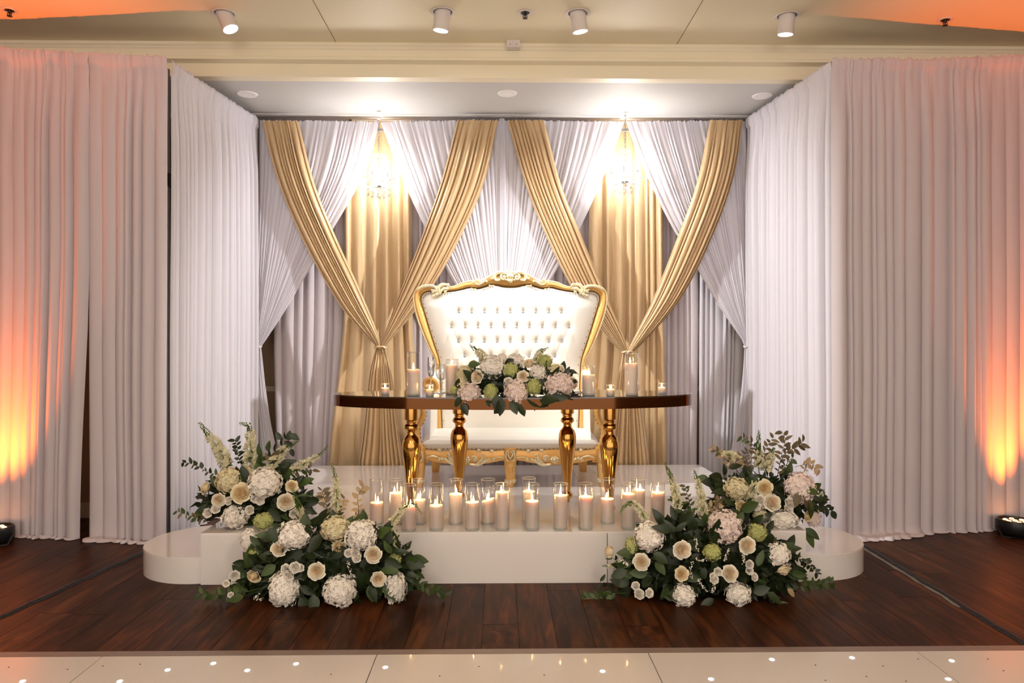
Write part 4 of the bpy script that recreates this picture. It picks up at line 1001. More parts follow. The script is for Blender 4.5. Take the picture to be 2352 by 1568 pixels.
# ------------------------------------------------------------------ crystal chandeliers
dr = MB()
DROP = MB().lathe([(.0001, 0), (.003, -.004), (.004, -.010), (.009, -.026), (.010, -.034), (.006, -.044), (.0001, -.050)], n=6).mesh('crystal_drop', 'crystal_glass', 0)
BEAD = MB().ball((0, 0, 0), .006, 6, 4).mesh('crystal_bead', 'crystal_glass', 0)
def chandelier(pxx, pytop, pyc, Y, lab):
    c = P(pxx, pyc, Y); top = pytop
    t = thing('crystal_chandelier', (c.x, c.y, c.z), lab, 'chandelier', 'crystal chandeliers')
    ch = MB(); z = c.z + .24; k = 0
    while z < top - 0.02:
        n_ = 8; ring = []
        for i in range(n_ + 1):
            a = 2 * PI * i / n_; e = .009 * math.cos(a); f = .019 * math.sin(a)
            ring.append(Vector((c.x + (e if k % 2 else 0), c.y + (0 if k % 2 else e), z + .016 + f)))
        ch.tube(ring, .0022, 4); z += .030; k += 1
    ch.build('chain', 'steel', t)
    MB().lathe([(.0001, top), (.022, top), (.020, top - .012), (.008, top - .022), (.0001, top - .022)], (c.x, c.y, 0), 18).build('top_cap', 'white_metal', t)
    MB().lathe([(.0001, .25), (.010, .24), (.006, .22), (.016, .19), (.010, .16), (.008, .10), (.022, .06), (.012, .02), (.010, -.04), (.028, -.07), (.018, -.10), (.0001, -.11)], c, 16).build('column', 'crystal_glass', t)
    MB().lathe([(.0001, -.075), (.030, -.07), (.034, -.06), (.020, -.045), (.012, -.04)], c, 16).build('hub', 'steel', t)
    R = .135
    for k in range(6):
        a = 2 * PI * k / 6 + .26; d = Vector((math.cos(a), math.sin(a), 0))
        pts = catmull([c + Vector((0, 0, -.05)) + d * .02, c + d * .06 + Vector((0, 0, -.085)), c + d * .115 + Vector((0, 0, -.06)), c + d * R + Vector((0, 0, 0.0))], 12)
        arm = MB().tube(pts, .0055, 6).build('arm', 'crystal_glass', t)
        e = c + d * R
        MB().lathe([(.005, 0), (.028, .008), (.030, .012), (.006, .008)], e, 14).build('drip_pan', 'crystal_glass', arm)
        MB().lathe([(.0001, .006), (.008, .006), (.008, .055), (.0001, .055)], e, 10).build('sleeve', 'white_metal', arm)
        MB().lathe([(.003, .055), (.010, .064), (.012, .075), (.008, .092), (.003, .105), (.0001, .112)], e, 10).build('bulb', 'bulb', arm)
        for j in range(4):
            b2 = a + (j - 1.5) * .9; link('crystal_drop', DROP, e + Vector((.026 * math.cos(b2), .026 * math.sin(b2), .006)), arm)
    for ring, (r, z, n_) in enumerate(((.10, -.11, 10), (.06, -.13, 8), (.05, .21, 8))):
        for k in range(n_):
            a = 2 * PI * k / n_; p_ = c + Vector((r * math.cos(a), r * math.sin(a), z))
            link('crystal_bead', BEAD, p_ + Vector((0, 0, .008)), t); link('crystal_drop', DROP, p_, t)
        MB().tube([c + Vector((r * math.cos(q_), r * math.sin(q_), z + .016)) for q_ in [2 * PI * i / 20 for i in range(21)]], .0025, 5).build('ring', 'steel', t)
    link('crystal_drop', DROP, c + Vector((0, 0, -.105)), t, scale=1.5)
    point('chandelier_light', c + Vector((0, 0, .075)), W_CHANDELIER, (1.0, 0.97, 0.94), .10)
chandelier(870, 3.47, 412, 6.80, 'glowing crystal chandelier before the gold panel, leftmost of the two')
chandelier(1436, ALC, 402, 6.80, 'glowing crystal chandelier before the gold panel, rightmost of the two')
# ------------------------------------------------------------------ flowers
def hydrangea_mesh(name, m, seed, n_=210):
    rr = random.Random(seed); mb = MB()
    lump = lambda v: 1 + .16 * noise.noise(v * 1.7 + Vector((seed, 0, 0))) + .07 * noise.noise(v * 4 + Vector((0, seed, 0)))
    k0 = len(mb.v); mb.ball((0, 0, 0), .80, 14, 9); mb.v = [tuple(Vector(p) * lump(Vector(p).normalized())) for p in mb.v]
    for i in range(n_):
        z = 1 - 1.9 * (i + .5) / n_; r = math.sqrt(max(0, 1 - z * z)); a = i * 2.39996 + rr.uniform(-.25, .25)
        nrm = Vector((r * math.cos(a), r * math.sin(a), z)); c = nrm * rr.uniform(.80, .99) * lump(nrm)
        nrm = (nrm + Vector((rr.uniform(-.45, .45), rr.uniform(-.45, .45), rr.uniform(-.45, .45)))).normalized()
        u = nrm.orthogonal().normalized(); v = nrm.cross(u); ph = rr.uniform(0, PI); s = rr.uniform(.125, .175)
        for k in range(4):
            b = ph + k * PI / 2; d = u * math.cos(b) + v * math.sin(b); e = u * -math.sin(b) + v * math.cos(b); q = nrm * rr.uniform(-.02, .05)
            mb.add([c, c + d * s * .40 + e * s * .42 + nrm * .035, c + d * s * .88 + e * s * .40 + q, c + d * s * 1.08 + q * .5, c + d * s * .88 - e * s * .40 + q, c + d * s * .40 - e * s * .42 + nrm * .035], [(0, 1, 2, 3), (0, 3, 4, 5)])
    return mb.mesh(name, m, 0)
HYD = {k: [hydrangea_mesh('hydrangea', m, 100 + 7 * i + j) for i in range(2)] for j, (k, m) in enumerate((('w', 'petal_white'), ('p', 'petal_pink'), ('c', 'petal_cream'), ('g', 'petal_green')))}
def rose_mesh(m, seed, bud=False):
    rr = random.Random(seed); mb = MB()          # opens toward +Z, radius about 1
    rings = [(2, .10, .58, .10), (3, .20, .60, .20), (3, .33, .58, .30), (4, .46, .50, .42), (5, .60, .36, .60), (6, .74, .16, .85)]
    if bud: rings = [(3, .16, .95, .0), (3, .28, .95, .0), (4, .40, .85, .02), (4, .50, .75, .04)]
    for n_, r, zt, fl_ in rings:
        a0 = rr.uniform(0, 6)
        for k in range(n_):
            a = a0 + 2 * PI * k / n_ + rr.uniform(-.15, .15); w = 2 * PI / n_ * 1.42; r_ = r * rr.uniform(.94, 1.05); z_ = zt + rr.uniform(-.05, .05)
            def fn(u, v):
                x = (u - .5) * 2; ang = a + x * .5 * w * (.75 + .25 * math.sin(v * PI))
                rad = r_ * (.38 + .74 * math.sin(min(1, v * 1.15) * PI * .62)) * (1 - .16 * max(0, v - .55)) + fl_ * .85 * max(0, v - .6) + .06 * x * r_ / .5
                z = -.55 + (z_ + .55) * v * (1 - .22 * abs(x) ** 2.5) - fl_ * .75 * max(0, v - .78)
                return Vector((rad * math.cos(ang), rad * math.sin(ang), z))
            mb.grid(fn, [0, .17, .33, .5, .67, .83, 1], [0, .35, .65, .85, 1])
    mb.ball((0, 0, .1), .09, 8, 6, (1, 1, 2.5)); mb.ball((0, 0, -.35), .45, 8, 5, (1, 1, .8))
    return mb.mesh('rose', m, 180)
ROSE = {'c': [rose_mesh('rose_cream', 5), rose_mesh('rose_cream', 6)], 'y': [rose_mesh('rose_yellow', 7), rose_mesh('rose_yellow', 8)], 'b': [rose_mesh('rose_yellow', 9, True)], 's': [rose_mesh('petal_white', 10), rose_mesh('petal_white', 12)]}
def leaf_mesh(m, wid, seed, bend=.12):
    mb = MB(); n_ = 6; vs = []
    for i in range(n_ + 1):
        t = i / n_; w = wid * (math.sin(PI * t ** .8) ** .8 if 0 < t < 1 else .02) * .5
        z = -bend * t * t * 1.2
        vs += [(-w, t, z + w * .28), (0, t, z), (w, t, z + w * .28)]
    mb.add(vs, [(i * 3 + k, i * 3 + k + 1, i * 3 + k + 4, i * 3 + k + 3) for i in range(n_) for k in range(2)])
    return mb.mesh('leaf', m, 180)
LEAF = {'d': [leaf_mesh('leaf_dark', .60, 1), leaf_mesh('leaf_dark', .46, 2, .25)], 'm': [leaf_mesh('leaf_mid', .58, 3), leaf_mesh('leaf_mid', .45, 4, .2)], 'o': [leaf_mesh('leaf_olive', .52, 5), leaf_mesh('leaf_olive', .42, 6, .2)], 't': [leaf_mesh('leaf_tan', .62, 7), leaf_mesh('leaf_tan', .5, 8, .2)]}
def orient(d, up):
    """quaternion turning +Y along d with +Z near up"""
    y = d.normalized(); x = y.cross(up)
    if x.length < 1e-4: x = y.orthogonal()
    x.normalize(); z = x.cross(y); M = Matrix((x, y, z)).transposed(); return M.to_quaternion()
CAMV = Vector((0, -1, .15)).normalized()

class Arrangement:
    def __init__(s, label, base, Y, seed):
        s.t = thing('floral_arrangement', base, label, 'flowers', 'white and green flower arrangements'); s.Y = Y; s.rr = random.Random(seed); s.k = 0
    def hyd(s, x, y, rx, ry=None, kind='w', dy=0.0, tilt=None):
        rr = s.rr; Y = s.Y + dy; p = P(x, y, Y); ry = ry or rx; sx, sz = rx * Y / F_PX, ry * Y / F_PX
        d = Vector((rr.uniform(-.25, .25), -1, rr.uniform(.1, .6))).normalized(); sy = (sx + sz) / 2
        me = HYD[kind][s.k % 2]; s.k += 1
        o = link('hydrangea', me, p, s.t, scale=(sx, sy, sz)); o.rotation_euler = (0, 0, rr.uniform(0, 6.28)) if abs(sx - sz) / sx > .08 else (rr.uniform(0, 1), rr.uniform(-.3, .3), rr.uniform(0, 6.28))
        return o
    def rose(s, x, y, r, kind='c', dy=0.0, face=None):
        rr = s.rr; Y = s.Y + dy; p = P(x, y, Y); sc = r * Y / F_PX
        d = Vector(face) if face else Vector((rr.uniform(-.5, .5), -1, rr.uniform(0, .55)))
        me = ROSE[kind][s.k % len(ROSE[kind])]; s.k += 1
        return link('rose', me, p, s.t, rot=d.to_track_quat('Z', 'Y'), scale=sc)
    def leaf(s, x, y, L, ang, kind='d', dy=0.0, tilt=None):
        """one big leaf whose base is at the pixel, pointing at ang degrees in the picture (0 = toward the right, 90 = up)"""
        rr = s.rr; Y = s.Y + dy; p = P(x, y, Y); a = math.radians(ang)
        d = Vector((math.cos(a), rr.uniform(-.5, .1) if tilt is None else tilt, math.sin(a)))
        up = (CAMV + Vector((rr.uniform(-.5, .5), 0, rr.uniform(-.2, .7)))).normalized()
        return link('leaf', rr.choice(LEAF[kind]), p, s.t, rot=orient(d, up), scale=L * Y / F_PX)
    def branch(s, pts, leaf_px, n_, kind='m', stem='stem_brown', dy=0.0, dy2=None, r=.0025, both=True, start=.2, ls=None):
        rr = s.rr; m_ = len(pts); dy2 = dy if dy2 is None else dy2
        P3 = [P(x, y, s.Y + dy + (dy2 - dy) * i / (m_ - 1)) for i, (x, y) in enumerate(pts)]
        c = catmull(P3, 14); o = MB().tube(c, [r * (1 - .6 * i / 13) for i in range(14)], 5).build('branch', stem, s.t)
        for k in range(n_):
            t = start + (1 - start) * (k + rr.uniform(0, .5)) / n_; i = min(12, int(t * 13)); p = c[i].lerp(c[i + 1], t * 13 - i) if i < 13 else c[13]
            d = (c[i + 1] - c[i]).normalized(); sd = Vector((-d.z, 0, d.x)) * (1 if k % 2 else -1)
            dd = (d * rr.uniform(.2, .8) + sd * rr.uniform(.5, 1.0) + Vector((0, rr.uniform(-.6, .4), rr.uniform(-.25, .1)))).normalized()
            up = (CAMV + Vector((rr.uniform(-.7, .7), 0, rr.uniform(-.4, .8)))).normalized()
            me = rr.choice(LEAF[rr.choice(kind)])
            link('leaf', me, p, o, rot=orient(dd, up), scale=leaf_px * rr.uniform(.65, 1.15) * s.Y / F_PX)
        return o
    def snap(s, pts, w, dy=0.0, n_=26, green=.28, stem_ext=.12):
        """flower spike: cream blossoms low, green buds toward the tip"""
        rr = s.rr; c = catmull([P(x, y, s.Y + dy) for x, y in pts], 24); k_ = s.Y / F_PX
        st = MB().tube(c, [.0035 * (1 - .6 * i / 23) for i in range(24)], 5); bl = MB()
        for i in range(n_):
            t = stem_ext + (1 - stem_ext) * i / (n_ - 1); f = t * 23; j = min(22, int(f)); p = c[j].lerp(c[j + 1], f - j); ax = (c[j + 1] - c[j]).normalized()
            u = ax.orthogonal().normalized(); v = ax.cross(u)
            size = 1.55 * w * k_ * (1.0 - .68 * t ** 1.6); buds = t > 1 - green
            for q in range(3):
                a = i * 2.4 + q * 2.09 + rr.uniform(-.3, .3); d = (u * math.cos(a) + v * math.sin(a) + ax * .45).normalized(); e = d.cross(ax).normalized(); g = e.cross(d)
                b = p + d * size * rr.uniform(.05, .25)
                tgt = st if buds or (i % 7 == 0 and q == 0) else bl; z = size * rr.uniform(.7, 1.1) * (.55 if tgt is st else .85)
                tgt.add([b, b + d * z * .5 + e * z * .42, b + d * z + g * z * .15, b + d * z * .5 - e * z * .42, b + d * z * .75 + g * z * .55, b + d * z * .7 - g * z * .45 + e * z * .2],
                        [(0, 1, 2, 3), (0, 1, 4), (0, 4, 3), (0, 5, 3), (0, 1, 5)])
        o = st.build('snapdragon', 'snap_green', s.t, 0); bl.build('blossoms', 'snap_cream', o, 0)
        return o
    def sprig(s, pts, dy=0.0, n_=9, r=2.3):
        c = catmull([P(x, y, s.Y + dy) for x, y in pts], n_); o = MB().tube(c, .0014, 4).build('sprig', 'stem_brown', s.t); mb = MB()
        for p in c:
            for _ in range(3):
                mb.ball(p + Vector((s.rr.uniform(-1, 1), s.rr.uniform(-1, .3), s.rr.uniform(-1, 1))) * r * 1.3 * s.Y / F_PX, r * s.rr.uniform(.35, .75) * s.Y / F_PX, 5, 3)
        mb.build('tiny_blossoms', 'petal_white', o, 0)
    def filler(s, ells, n_, L, kind='d'):
        """the uncountable dark greenery inside: small leaves pointing outward within ellipsoids (px centre, px radii, depth offset, depth radius)"""
        rr = s.rr; mb = MB(); tot = sum(e[2] * e[3] for e in ells)
        lowz = 0.0
        for (cx, cy, rx, ry, dy, rd) in ells:
            for _ in range(int(n_ * rx * ry / tot)):
                v = Vector((rr.gauss(0, 1), rr.gauss(0, 1), rr.gauss(0, 1))).normalized() * (rr.uniform(.45, 1) ** .6)
                p = P(cx + v.x * rx * .93, cy - v.z * ry * .93, s.Y + dy); p.y += v.y * rd
                d = (v + Vector((rr.uniform(-.8, .8), rr.uniform(-.8, .8), rr.uniform(-.8, .6)))).normalized(); up = (v + Vector((rr.uniform(-.6, .6), -.4, rr.uniform(-.4, .8)))).normalized()
                x = d.cross(up).normalized(); z = x.cross(d); l = L * rr.uniform(.6, 1.2) * s.Y / F_PX; w = l * .28
                q = [p, p + d * l * .45 + x * w + z * w * .25, p + d * l, p + d * l * .45 - x * w + z * w * .25, p + d * l * .5]
                if min(a.z for a in q) < s.floor: continue
                mb.add(q, [(0, 1, 4), (1, 2, 4), (2, 3, 4), (3, 0, 4)])
            p = P(cx, cy, s.Y + dy); kx = s.Y / F_PX
            core = MB()
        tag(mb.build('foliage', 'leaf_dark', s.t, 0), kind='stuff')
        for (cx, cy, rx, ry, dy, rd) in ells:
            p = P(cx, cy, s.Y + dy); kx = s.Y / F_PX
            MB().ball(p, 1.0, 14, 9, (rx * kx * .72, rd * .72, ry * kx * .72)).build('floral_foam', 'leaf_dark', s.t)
    def big_leaves(s, ells, n_, L, kinds):
        rr = s.rr
        for _ in range(n_):
            cx, cy, rx, ry, dy, rd = rr.choice(ells); a = rr.uniform(0, 2 * PI); k = rr.uniform(.55, 1.0)
            x, y = cx + rx * k * math.cos(a), cy - ry * k * math.sin(a); l = L * rr.uniform(.7, 1.2)
            p = P(x, y, s.Y + dy)
            if p.z - l * .6 * s.Y / F_PX * max(0, -math.sin(a)) < s.floor: continue
            fy = -rd * math.sqrt(max(0, 1 - k * k)) * .9 - .01
            s.leaf(x, y, l, math.degrees(a) + rr.uniform(-45, 45), rr.choice(kinds), dy + fy)

# --- on the riser end, leftmost
A = Arrangement('flower arrangement standing on the riser end, leftmost in the photo', P(560, 1215, 4.62) * 1, 4.62, 5)
A.floor = RISER + .004
E = [(560, 1150, 105, 62, 0, .17), (640, 1160, 70, 60, .02, .15)]
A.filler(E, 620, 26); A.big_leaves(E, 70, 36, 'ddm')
for h in ((526, 1103, 32, 30, 'c', -.13), (608, 1110, 41, 36, 'w', -.15), (540, 1187, 36, 26, 'w', -.17), (566, 1090, 22, 20, 'c', -.05)): A.hyd(*h)
for r in ((471, 1120, 16, 'y', -.10, (-.8, -.6, .4)), (553, 1132, 23, 'y', -.19, (.15, -1, .35)), (502, 1148, 16, 'c', -.19), (524, 1150, 10, 's', -.19), (657, 1152, 20, 'c', -.16, (.2, -1, .1)), (573, 1171, 11, 's', -.20), (495, 1167, 12, 's', -.18), (597, 1149, 11, 's', -.19),
          (675, 1180, 11, 's', -.16), (476, 1178, 11, 's', -.15), (670, 1116, 14, 'y', -.12), (585, 1146, 9, 's', -.19)): A.rose(*r)
A.snap([(528, 1088), (515, 1053), (490, 1012), (459, 972)], 17); A.snap([(576, 1092), (574, 1060), (575, 1010), (572, 978), (553, 973)], 16)
A.snap([(610, 1085), (641, 1047), (660, 1026), (685, 1013)], 15, n_=20); A.snap([(660, 1085), (706, 1060), (730, 1048), (752, 1024)], 11, n_=18); A.snap([(690, 1200), (685, 1160), (672, 1124)], 12, dy=-.15, n_=16, green=.6)
A.branch([(520, 1095), (480, 1085), (450, 1068), (418, 1060)], 15, 14, 'dm', r=.002); A.branch([(500, 1190), (462, 1190), (430, 1182), (404, 1172)], 14, 14, 'mo', dy=-.12)
A.branch([(560, 1080), (548, 1050), (545, 1025), (538, 1008)], 17, 14, 'd', stem='stem_green'); A.branch([(600, 1085), (625, 1050), (650, 1020), (668, 992)], 24, 9, 'd', stem='stem_green')
A.branch([(640, 1100), (680, 1085), (705, 1075), (722, 1082)], 18, 12, 'mo'); A.branch([(590, 1085), (600, 1050), (620, 1035)], 28, 6, 'mo', stem='stem_green'); A.branch([(655, 1100), (690, 1110), (706, 1098)], 20, 8, 'd')
for l in ((600, 1075, 34, 100, 'm'), (625, 1062, 38, 60, 'o'), (640, 1070, 40, 20, 'd'), (520, 1078, 30, 75, 'd'), (632, 1090, 46, 40, 'd'), (590, 1062, 30, 150, 'm'), (476, 1170, 34, 200, 'm'), (520, 1216, 40, 260, 'd'), (550, 1220, 44, 280, 'd'), (575, 1218, 36, 300, 'm'), (645, 1010, 22, 120, 'd'), (662, 1012, 24, 80, 'd'), (668, 1030, 20, 290, 'd')): A.leaf(*l, dy=-.12 if l[1] > 1150 else 0)

# --- on the floor before the riser, leftmost
A = Arrangement('flower arrangement spilling onto the dark floor before the riser, on the leftmost side', on_floor(760, 1370, 0), 4.14, 6)
A.floor = .004
E = [(700, 1290, 120, 100, 0, .15), (810, 1295, 120, 95, 0, .15), (900, 1310, 45, 75, .03, .10), (600, 1330, 55, 58, .03, .10)]
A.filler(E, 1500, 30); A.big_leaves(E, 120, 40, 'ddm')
for h in ((677, 1229, 42, 34, 'w', -.10), (830, 1229, 39, 38, 'w', -.12), (652, 1354, 30, 42, 'w', -.15), (781, 1357, 39, 38, 'w', -.16), (908, 1349, 26, 36, 'w', -.10), (571, 1242, 16, 28, 'w', .05), (769, 1214, 34, 29, 'c', -.11),
          (604, 1197, 23, 20, 'g', .0), (584, 1274, 22, 18, 'g', -.02), (904, 1285, 19, 20, 'g', -.06), (901, 1262, 14, 14, 'c', -.03)): A.hyd(*h)
for r in ((641, 1259, 19, 'c', -.15), (779, 1257, 17, 'y', -.13, (0, -1, -.3)), (857, 1274, 20, 'c', -.18, (.1, -1, .1)), (727, 1311, 20, 'c', -.19, (0, -1, .2)), (869, 1330, 18, 'c', -.17, (.2, -1, 0)), (582, 1324, 17, 'y', -.12, (-.3, -1, -.4)), (815, 1265, 13, 's', -.18), (818, 1279, 13, 's', -.19), (678, 1303, 13, 's', -.19), (656, 1306, 11, 's', -.18),
          (690, 1304, 9, 's', -.18), (662, 1321, 13, 's', -.19), (539, 1322, 12, 's', -.08), (519, 1340, 8, 's', -.10), (530, 1366, 7, 's', -.12), (800, 1270, 10, 's', -.18)): A.rose(*r)
A.snap([(866, 1262), (892, 1215), (925, 1168), (950, 1157), (967, 1178)], 13, dy=-.02, n_=26, green=.35); A.snap([(772, 1195), (773, 1150), (772, 1105), (762, 1066)], 13, n_=26, green=.25); A.snap([(896, 1262), (905, 1238), (912, 1216)], 8, dy=-.05, n_=12, green=.1)
A.snap([(662, 1340), (640, 1320), (612, 1330)], 8, dy=-.14, n_=8)
A.branch([(806, 1215), (823, 1180), (822, 1140), (836, 1112)], 20, 12, 't'); A.branch([(760, 1205), (752, 1170), (744, 1140), (738, 1122)], 18, 16, 'to'); A.branch([(780, 1205), (784, 1170), (792, 1140)], 14, 10, 'ot'); A.branch([(868, 1238), (850, 1210), (838, 1180)], 16, 8, 't')
A.branch([(600, 1350), (550, 1362), (500, 1366), (456, 1362)], 20, 18, 'm', dy=-.10, stem='stem_green'); A.branch([(600, 1335), (560, 1330), (525, 1330)], 14, 10, 'm', dy=-.06); A.branch([(910, 1330), (950, 1340), (990, 1352), (1026, 1364)], 20, 16, 'm', dy=-.02, dy2=-.10, stem='stem_green'); A.branch([(905, 1330), (930, 1318), (965, 1320)], 18, 9, 'd', dy=.02)
A.sprig([(800, 1290), (805, 1310), (815, 1325)], -.18); A.sprig([(890, 1245), (905, 1235), (912, 1222)], -.05); A.sprig([(595, 1365), (585, 1372), (600, 1376)], -.14)
for l in ((738, 1228, 46, 235, 'd'), (618, 1212, 40, 300, 'd'), (880, 1255, 40, 60, 'd'), (900, 1270, 36, 120, 'm'), (690, 1345, 40, 330, 'd'), (690, 1370, 46, 300, 'd'), (720, 1365, 44, 280, 'd'), (800, 1260, 44, 200, 'd'), (560, 1370, 36, 190, 'm'), (640, 1275, 36, 200, 'd'), (720, 1280, 46, 250, 'd'), (850, 1345, 40, 300, 'd'), (880, 1345, 44, 320, 'm'), (745, 1290, 40, 290, 'd')): A.leaf(*l, dy=-.14)

# --- on the riser end, rightmost
A = Arrangement('flower arrangement with dried branches standing on the riser end, rightmost in the photo', P(1780, 1220, 4.60), 4.60, 7)
A.floor = RISER + .004
E = [(1770, 1155, 105, 65, 0, .16), (1700, 1150, 60, 50, 0, .14)]
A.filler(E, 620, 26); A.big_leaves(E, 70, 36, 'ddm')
for h in ((1693, 1123, 29, 28, 'c', -.13), (1836, 1121, 33, 38, 'p', -.12), (1798, 1194, 37, 24, 'w', -.17), (1869, 1190, 13, 22, 'p', -.08), (1746, 1183, 18, 14, 'c', -.16)): A.hyd(*h)
for r in ((1757, 1120, 19, 'y', -.16, (-.1, -1, .2)), (1774, 1153, 20, 'c', -.19, (0, -1, .4)), (1703, 1162, 15, 'y', -.16), (1747, 1148, 12, 's', -.18), (1737, 1162, 11, 's', -.18), (1755, 1158, 10, 's', -.18), (1857, 1186, 14, 'y', -.15, (.4, -1, -.1)), (1774, 1210, 16, 'c', -.17), (1815, 1155, 13, 's', -.17), (1812, 1168, 12, 's', -.17), (1822, 1145, 10, 's', -.15), (1762, 1198, 10, 's', -.17)): A.rose(*r)
A.snap([(1743, 1085), (1743, 1050), (1742, 1020), (1743, 990)], 12, green=.5); A.snap([(1758, 1090), (1762, 1070), (1768, 1050), (1777, 1030)], 15, n_=20, green=.2); A.snap([(1722, 1165), (1728, 1130), (1736, 1096)], 13, dy=-.15, n_=18, green=.2); A.snap([(1700, 1062), (1680, 1046), (1662, 1042), (1646, 1040)], 12, n_=16, green=.2)
A.snap([(1880, 1150), (1885, 1138), (1893, 1124)], 7, n_=8, green=.3)
A.branch([(1745, 1090), (1738, 1055), (1730, 1022), (1700, 1000)], 17, 16, 'om'); A.branch([(1780, 1115), (1788, 1080), (1797, 1035), (1804, 1010), (1794, 988)], 18, 16, 'o'); A.branch([(1792, 1060), (1810, 1035), (1828, 1028), (1846, 1012)], 21, 12, 'o'); A.branch([(1760, 1085), (1752, 1050), (1765, 1020), (1778, 1002)], 21, 12, 'o')
A.branch([(1842, 1092), (1850, 1075), (1858, 1058)], 8, 2, 't'); A.branch([(1825, 1072), (1850, 1066), (1868, 1066), (1884, 1080)], 19, 11, 't', r=.0016); A.branch([(1700, 1090), (1680, 1065), (1655, 1045), (1632, 1025)], 16, 14, 'to'); A.branch([(1720, 1090), (1708, 1060), (1690, 1045)], 16, 12, 'ot'); A.branch([(1740, 1090), (1720, 1070), (1712, 1040), (1726, 1030)], 14, 14, 'o')
A.branch([(1870, 1168), (1890, 1160), (1906, 1172), (1914, 1170)], 21, 7, 'd', r=.0018); A.branch([(1870, 1160), (1885, 1150), (1896, 1132)], 20, 6, 'd'); A.branch([(1690, 1150), (1665, 1140), (1645, 1135)], 16, 10, 'to', dy=-.05)
A.branch([(1790, 1090), (1800, 1075), (1815, 1055), (1822, 1050)], 18, 10, 'om')
for l in ((1672, 1075, 34, 20, 'd'), (1664, 1092, 28, 90, 'd'), (1660, 1100, 40, 160, 'd'), (1655, 1108, 46, 175, 'd'), (1628, 1098, 34, 185, 'm'), (1840, 1128, 40, 310, 'o'), (1835, 1130, 36, 250, 'o'), (1850, 1140, 44, 290, 'o'), (1858, 1150, 44, 285, 'm'), (1848, 1125, 36, 350, 'm'), (1850, 1212, 40, 320, 'm'), (1848, 1218, 44, 300, 'm'), (1700, 1170, 46, 20, 'm'), (1700, 1175, 40, 200, 'm'), (1800, 1216, 32, 300, 'd'), (1740, 1200, 40, 40, 'd')): A.leaf(*l, dy=-.19 if l[1] > 1110 else -.02)

# --- on the floor before the riser, rightmost
A = Arrangement('flower arrangement spilling onto the dark floor before the riser, on the rightmost side', on_floor(1640, 1370, 0), 4.14, 8)
A.floor = .004
E = [(1560, 1290, 115, 98, 0, .15), (1680, 1285, 120, 100, 0, .15), (1775, 1315, 50, 70, .03, .10), (1480, 1330, 55, 60, .03, .10)]
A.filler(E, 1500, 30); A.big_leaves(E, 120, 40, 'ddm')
for h in ((1491, 1233, 34, 36, 'w', -.10), (1664, 1209, 41, 38, 'p', -.12), (1788, 1273, 27, 28, 'w', -.10), (1570, 1367, 30, 27, 'w', -.16), (1696, 1364, 30, 26, 'w', -.16), (1451, 1256, 17, 24, 'g', -.04), (1636, 1268, 25, 19, 'g', -.19), (1740, 1223, 22, 21, 'g', -.15)): A.hyd(*h)
for r in ((1399, 1270, 18, 'b', -.02, (0, -.2, 1)), (1473, 1290, 20, 'c', -.14, (-.2, -1, .3)), (1567, 1262, 21, 'c', -.19, (0, -1, .15)), (1566, 1318, 17, 'y', -.20, (0, -1, .2)), (1717, 1252, 20, 'c', -.19, (.1, -1, .2)), (1677, 1317, 20, 'c', -.21, (.1, -1, .3)), (1649, 1313, 10, 's', -.20), (1641, 1331, 10, 's', -.20), (1800, 1310, 17, 'y', -.12, (.2, -.6, -1)), (1722, 1311, 9, 's', -.18),
          (1734, 1325, 10, 's', -.18), (1469, 1364, 12, 's', -.13), (1492, 1362, 11, 's', -.14), (1460, 1345, 10, 's', -.12), (1722, 1296, 10, 's', -.18), (1637, 1322, 7, 's', -.20)): A.rose(*r)
A.snap([(1488, 1205), (1476, 1180), (1455, 1156), (1436, 1160), (1424, 1178)], 11, dy=-.05, n_=24, green=.4); A.snap([(1566, 1180), (1556, 1148), (1545, 1105), (1528, 1064)], 13, n_=28, green=.3); A.snap([(1620, 1195), (1614, 1165), (1606, 1120), (1595, 1080)], 13, n_=26, green=.2); A.snap([(1442, 1290), (1410, 1298), (1384, 1299)], 9, dy=-.03, n_=16, green=.2)
A.branch([(1585, 1225), (1572, 1190), (1560, 1155), (1556, 1140)], 24, 14, 'dm', stem='stem_green'); A.branch([(1600, 1225), (1590, 1180), (1580, 1140), (1572, 1112)], 15, 18, 'om'); A.branch([(1610, 1215), (1620, 1180), (1640, 1160), (1655, 1150)], 17, 12, 'to'); A.branch([(1575, 1235), (1550, 1210), (1535, 1200)], 20, 9, 'd', stem='stem_green'); A.branch([(1640, 1190), (1650, 1165), (1648, 1150)], 16, 10, 'to')
A.branch([(1440, 1362), (1410, 1362), (1375, 1370), (1336, 1376)], 20, 16, 'm', dy=-.06, stem='stem_green'); A.branch([(1800, 1285), (1830, 1280), (1856, 1296), (1880, 1318)], 15, 18, 'd', dy=-.05, r=.0018); A.branch([(1820, 1348), (1850, 1345), (1885, 1340), (1912, 1338)], 20, 15, 'm', dy=.0, stem='stem_green'); A.branch([(1750, 1355), (1775, 1375), (1790, 1392)], 22, 8, 'd', dy=-.14); A.branch([(1460, 1300), (1425, 1292), (1399, 1276)], 18, 6, 'd', dy=-.02, stem='stem_green', start=.1); A.branch([(1420, 1355), (1385, 1345), (1378, 1330)], 18, 5, 'd', dy=-.05)
for sp in ([(1596, 1236), (1600, 1250), (1602, 1265)], [(1590, 1290), (1586, 1305), (1588, 1325)], [(1605, 1328), (1612, 1345), (1622, 1356)], [(1640, 1335), (1640, 1350), (1636, 1358)], [(1706, 1268), (1708, 1280), (1706, 1292)], [(1600, 1282), (1612, 1286), (1622, 1284)], [(1664, 1285), (1668, 1275), (1672, 1262)], [(1425, 1285), (1432, 1290), (1442, 1298)]): A.sprig(sp, -.19)
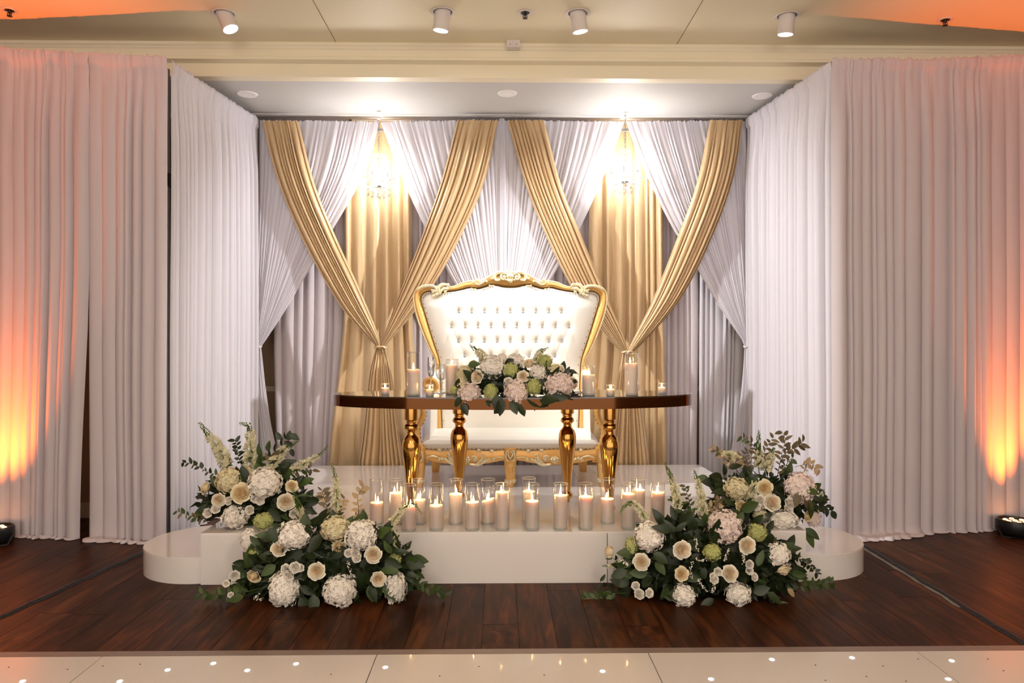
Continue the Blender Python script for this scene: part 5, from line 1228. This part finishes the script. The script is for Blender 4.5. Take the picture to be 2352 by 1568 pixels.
for l in ((1640, 1235, 50, 80, 'd'), (1650, 1250, 46, 120, 'd'), (1640, 1330, 54, 90, 'd'), (1620, 1330, 50, 110, 'd'), (1740, 1300, 40, 70, 'm'), (1530, 1360, 46, 340, 'd'), (1525, 1370, 42, 10, 'm'), (1500, 1270, 40, 330, 'd'), (1505, 1290, 36, 310, 'm'), (1540, 1220, 44, 160, 'd'), (1760, 1360, 42, 330, 'd'), (1730, 1360, 40, 20, 'd'), (1640, 1375, 40, 200, 'd'), (1440, 1310, 40, 200, 'd'), (1335, 1382, 22, 20, 't'), (1372, 1378, 20, 340, 't'), (1808, 1352, 30, 320, 't')): A.leaf(*l, dy=-.16 if l[0] > 1400 else -.06)

# --- on the table
A = Arrangement('flower centrepiece trailing over the front edge of the oval table', P(1185, 908, 4.70), 4.70, 9)
A.floor = TZ + .004; A.t.location.z = TZ; 
E = [(1150, 880, 85, 30, 0, .12), (1240, 878, 80, 32, 0, .12)]
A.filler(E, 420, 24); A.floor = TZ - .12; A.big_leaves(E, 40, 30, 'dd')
for h in ((1132, 843, 30, 29, 'w', -.06), (1079, 905, 29, 28, 'p', -.10), (1185, 899, 30, 29, 'p', -.13), (1284, 884, 38, 31, 'p', -.10), (1068, 857, 21, 20, 'c', .0), (1185, 830, 21, 20, 'w', .02), (1235, 856, 21, 20, 'w', -.06), (1275, 852, 20, 18, 'c', -.02), (1062, 880, 16, 18, 'c', -.02), (1152, 825, 18, 14, 'w', .04), (1300, 862, 16, 16, 'w', .0),
          (1173, 849, 19, 18, 'g', -.08), (1251, 829, 18, 16, 'g', -.02), (1226, 887, 19, 20, 'g', -.14), (1127, 901, 16, 21, 'g', -.13), (1042, 895, 8, 11, 'g', -.05)): A.hyd(*h)
for r in ((1201, 863, 14, 'c', -.13, (0, -1, .1)), (1095, 864, 17, 'c', -.10, (-.6, -1, .3)), (1215, 833, 15, 'c', -.04, (0, -.7, 1)), (1086, 835, 10, 'y', -.02), (1318, 880, 15, 'c', -.02, (1, -.6, 0)), (1168, 876, 11, 's', -.13), (1290, 846, 9, 's', -.03), (1108, 826, 9, 's', .02)): A.rose(*r)
A.snap([(1122, 840), (1108, 815), (1094, 803), (1079, 790)], 11, n_=18, green=.4); A.snap([(1226, 845), (1233, 822), (1243, 806), (1257, 798)], 11, n_=16, green=.35)
for l in ((1140, 905, 46, 280, 'd'), (1150, 915, 40, 270, 'd'), (1175, 918, 36, 290, 'd'), (1190, 925, 34, 300, 'd'), (1130, 880, 44, 20, 'd'), (1140, 872, 40, 70, 'd'), (1120, 865, 36, 40, 'd'), (1075, 838, 30, 10, 'm'), (1210, 915, 44, 340, 'd'), (1240, 912, 44, 330, 'd'), (1262, 905, 44, 350, 'd'), (1240, 920, 46, 10, 'd'), (1265, 918, 40, 200, 'd'), (1290, 908, 30, 350, 'd'), (1305, 850, 22, 350, 'd'), (1160, 835, 24, 30, 'd'), (1195, 850, 24, 340, 'd'), (1255, 850, 24, 300, 'd'), (1060, 925, 32, 300, 'd'), (1058, 910, 30, 240, 'd'), (1050, 890, 24, 80, 'd'), (1160, 920, 40, 230, 'd'), (1115, 920, 32, 330, 'd')): A.leaf(*l, dy=-.16 if l[1] > 895 else -.04)
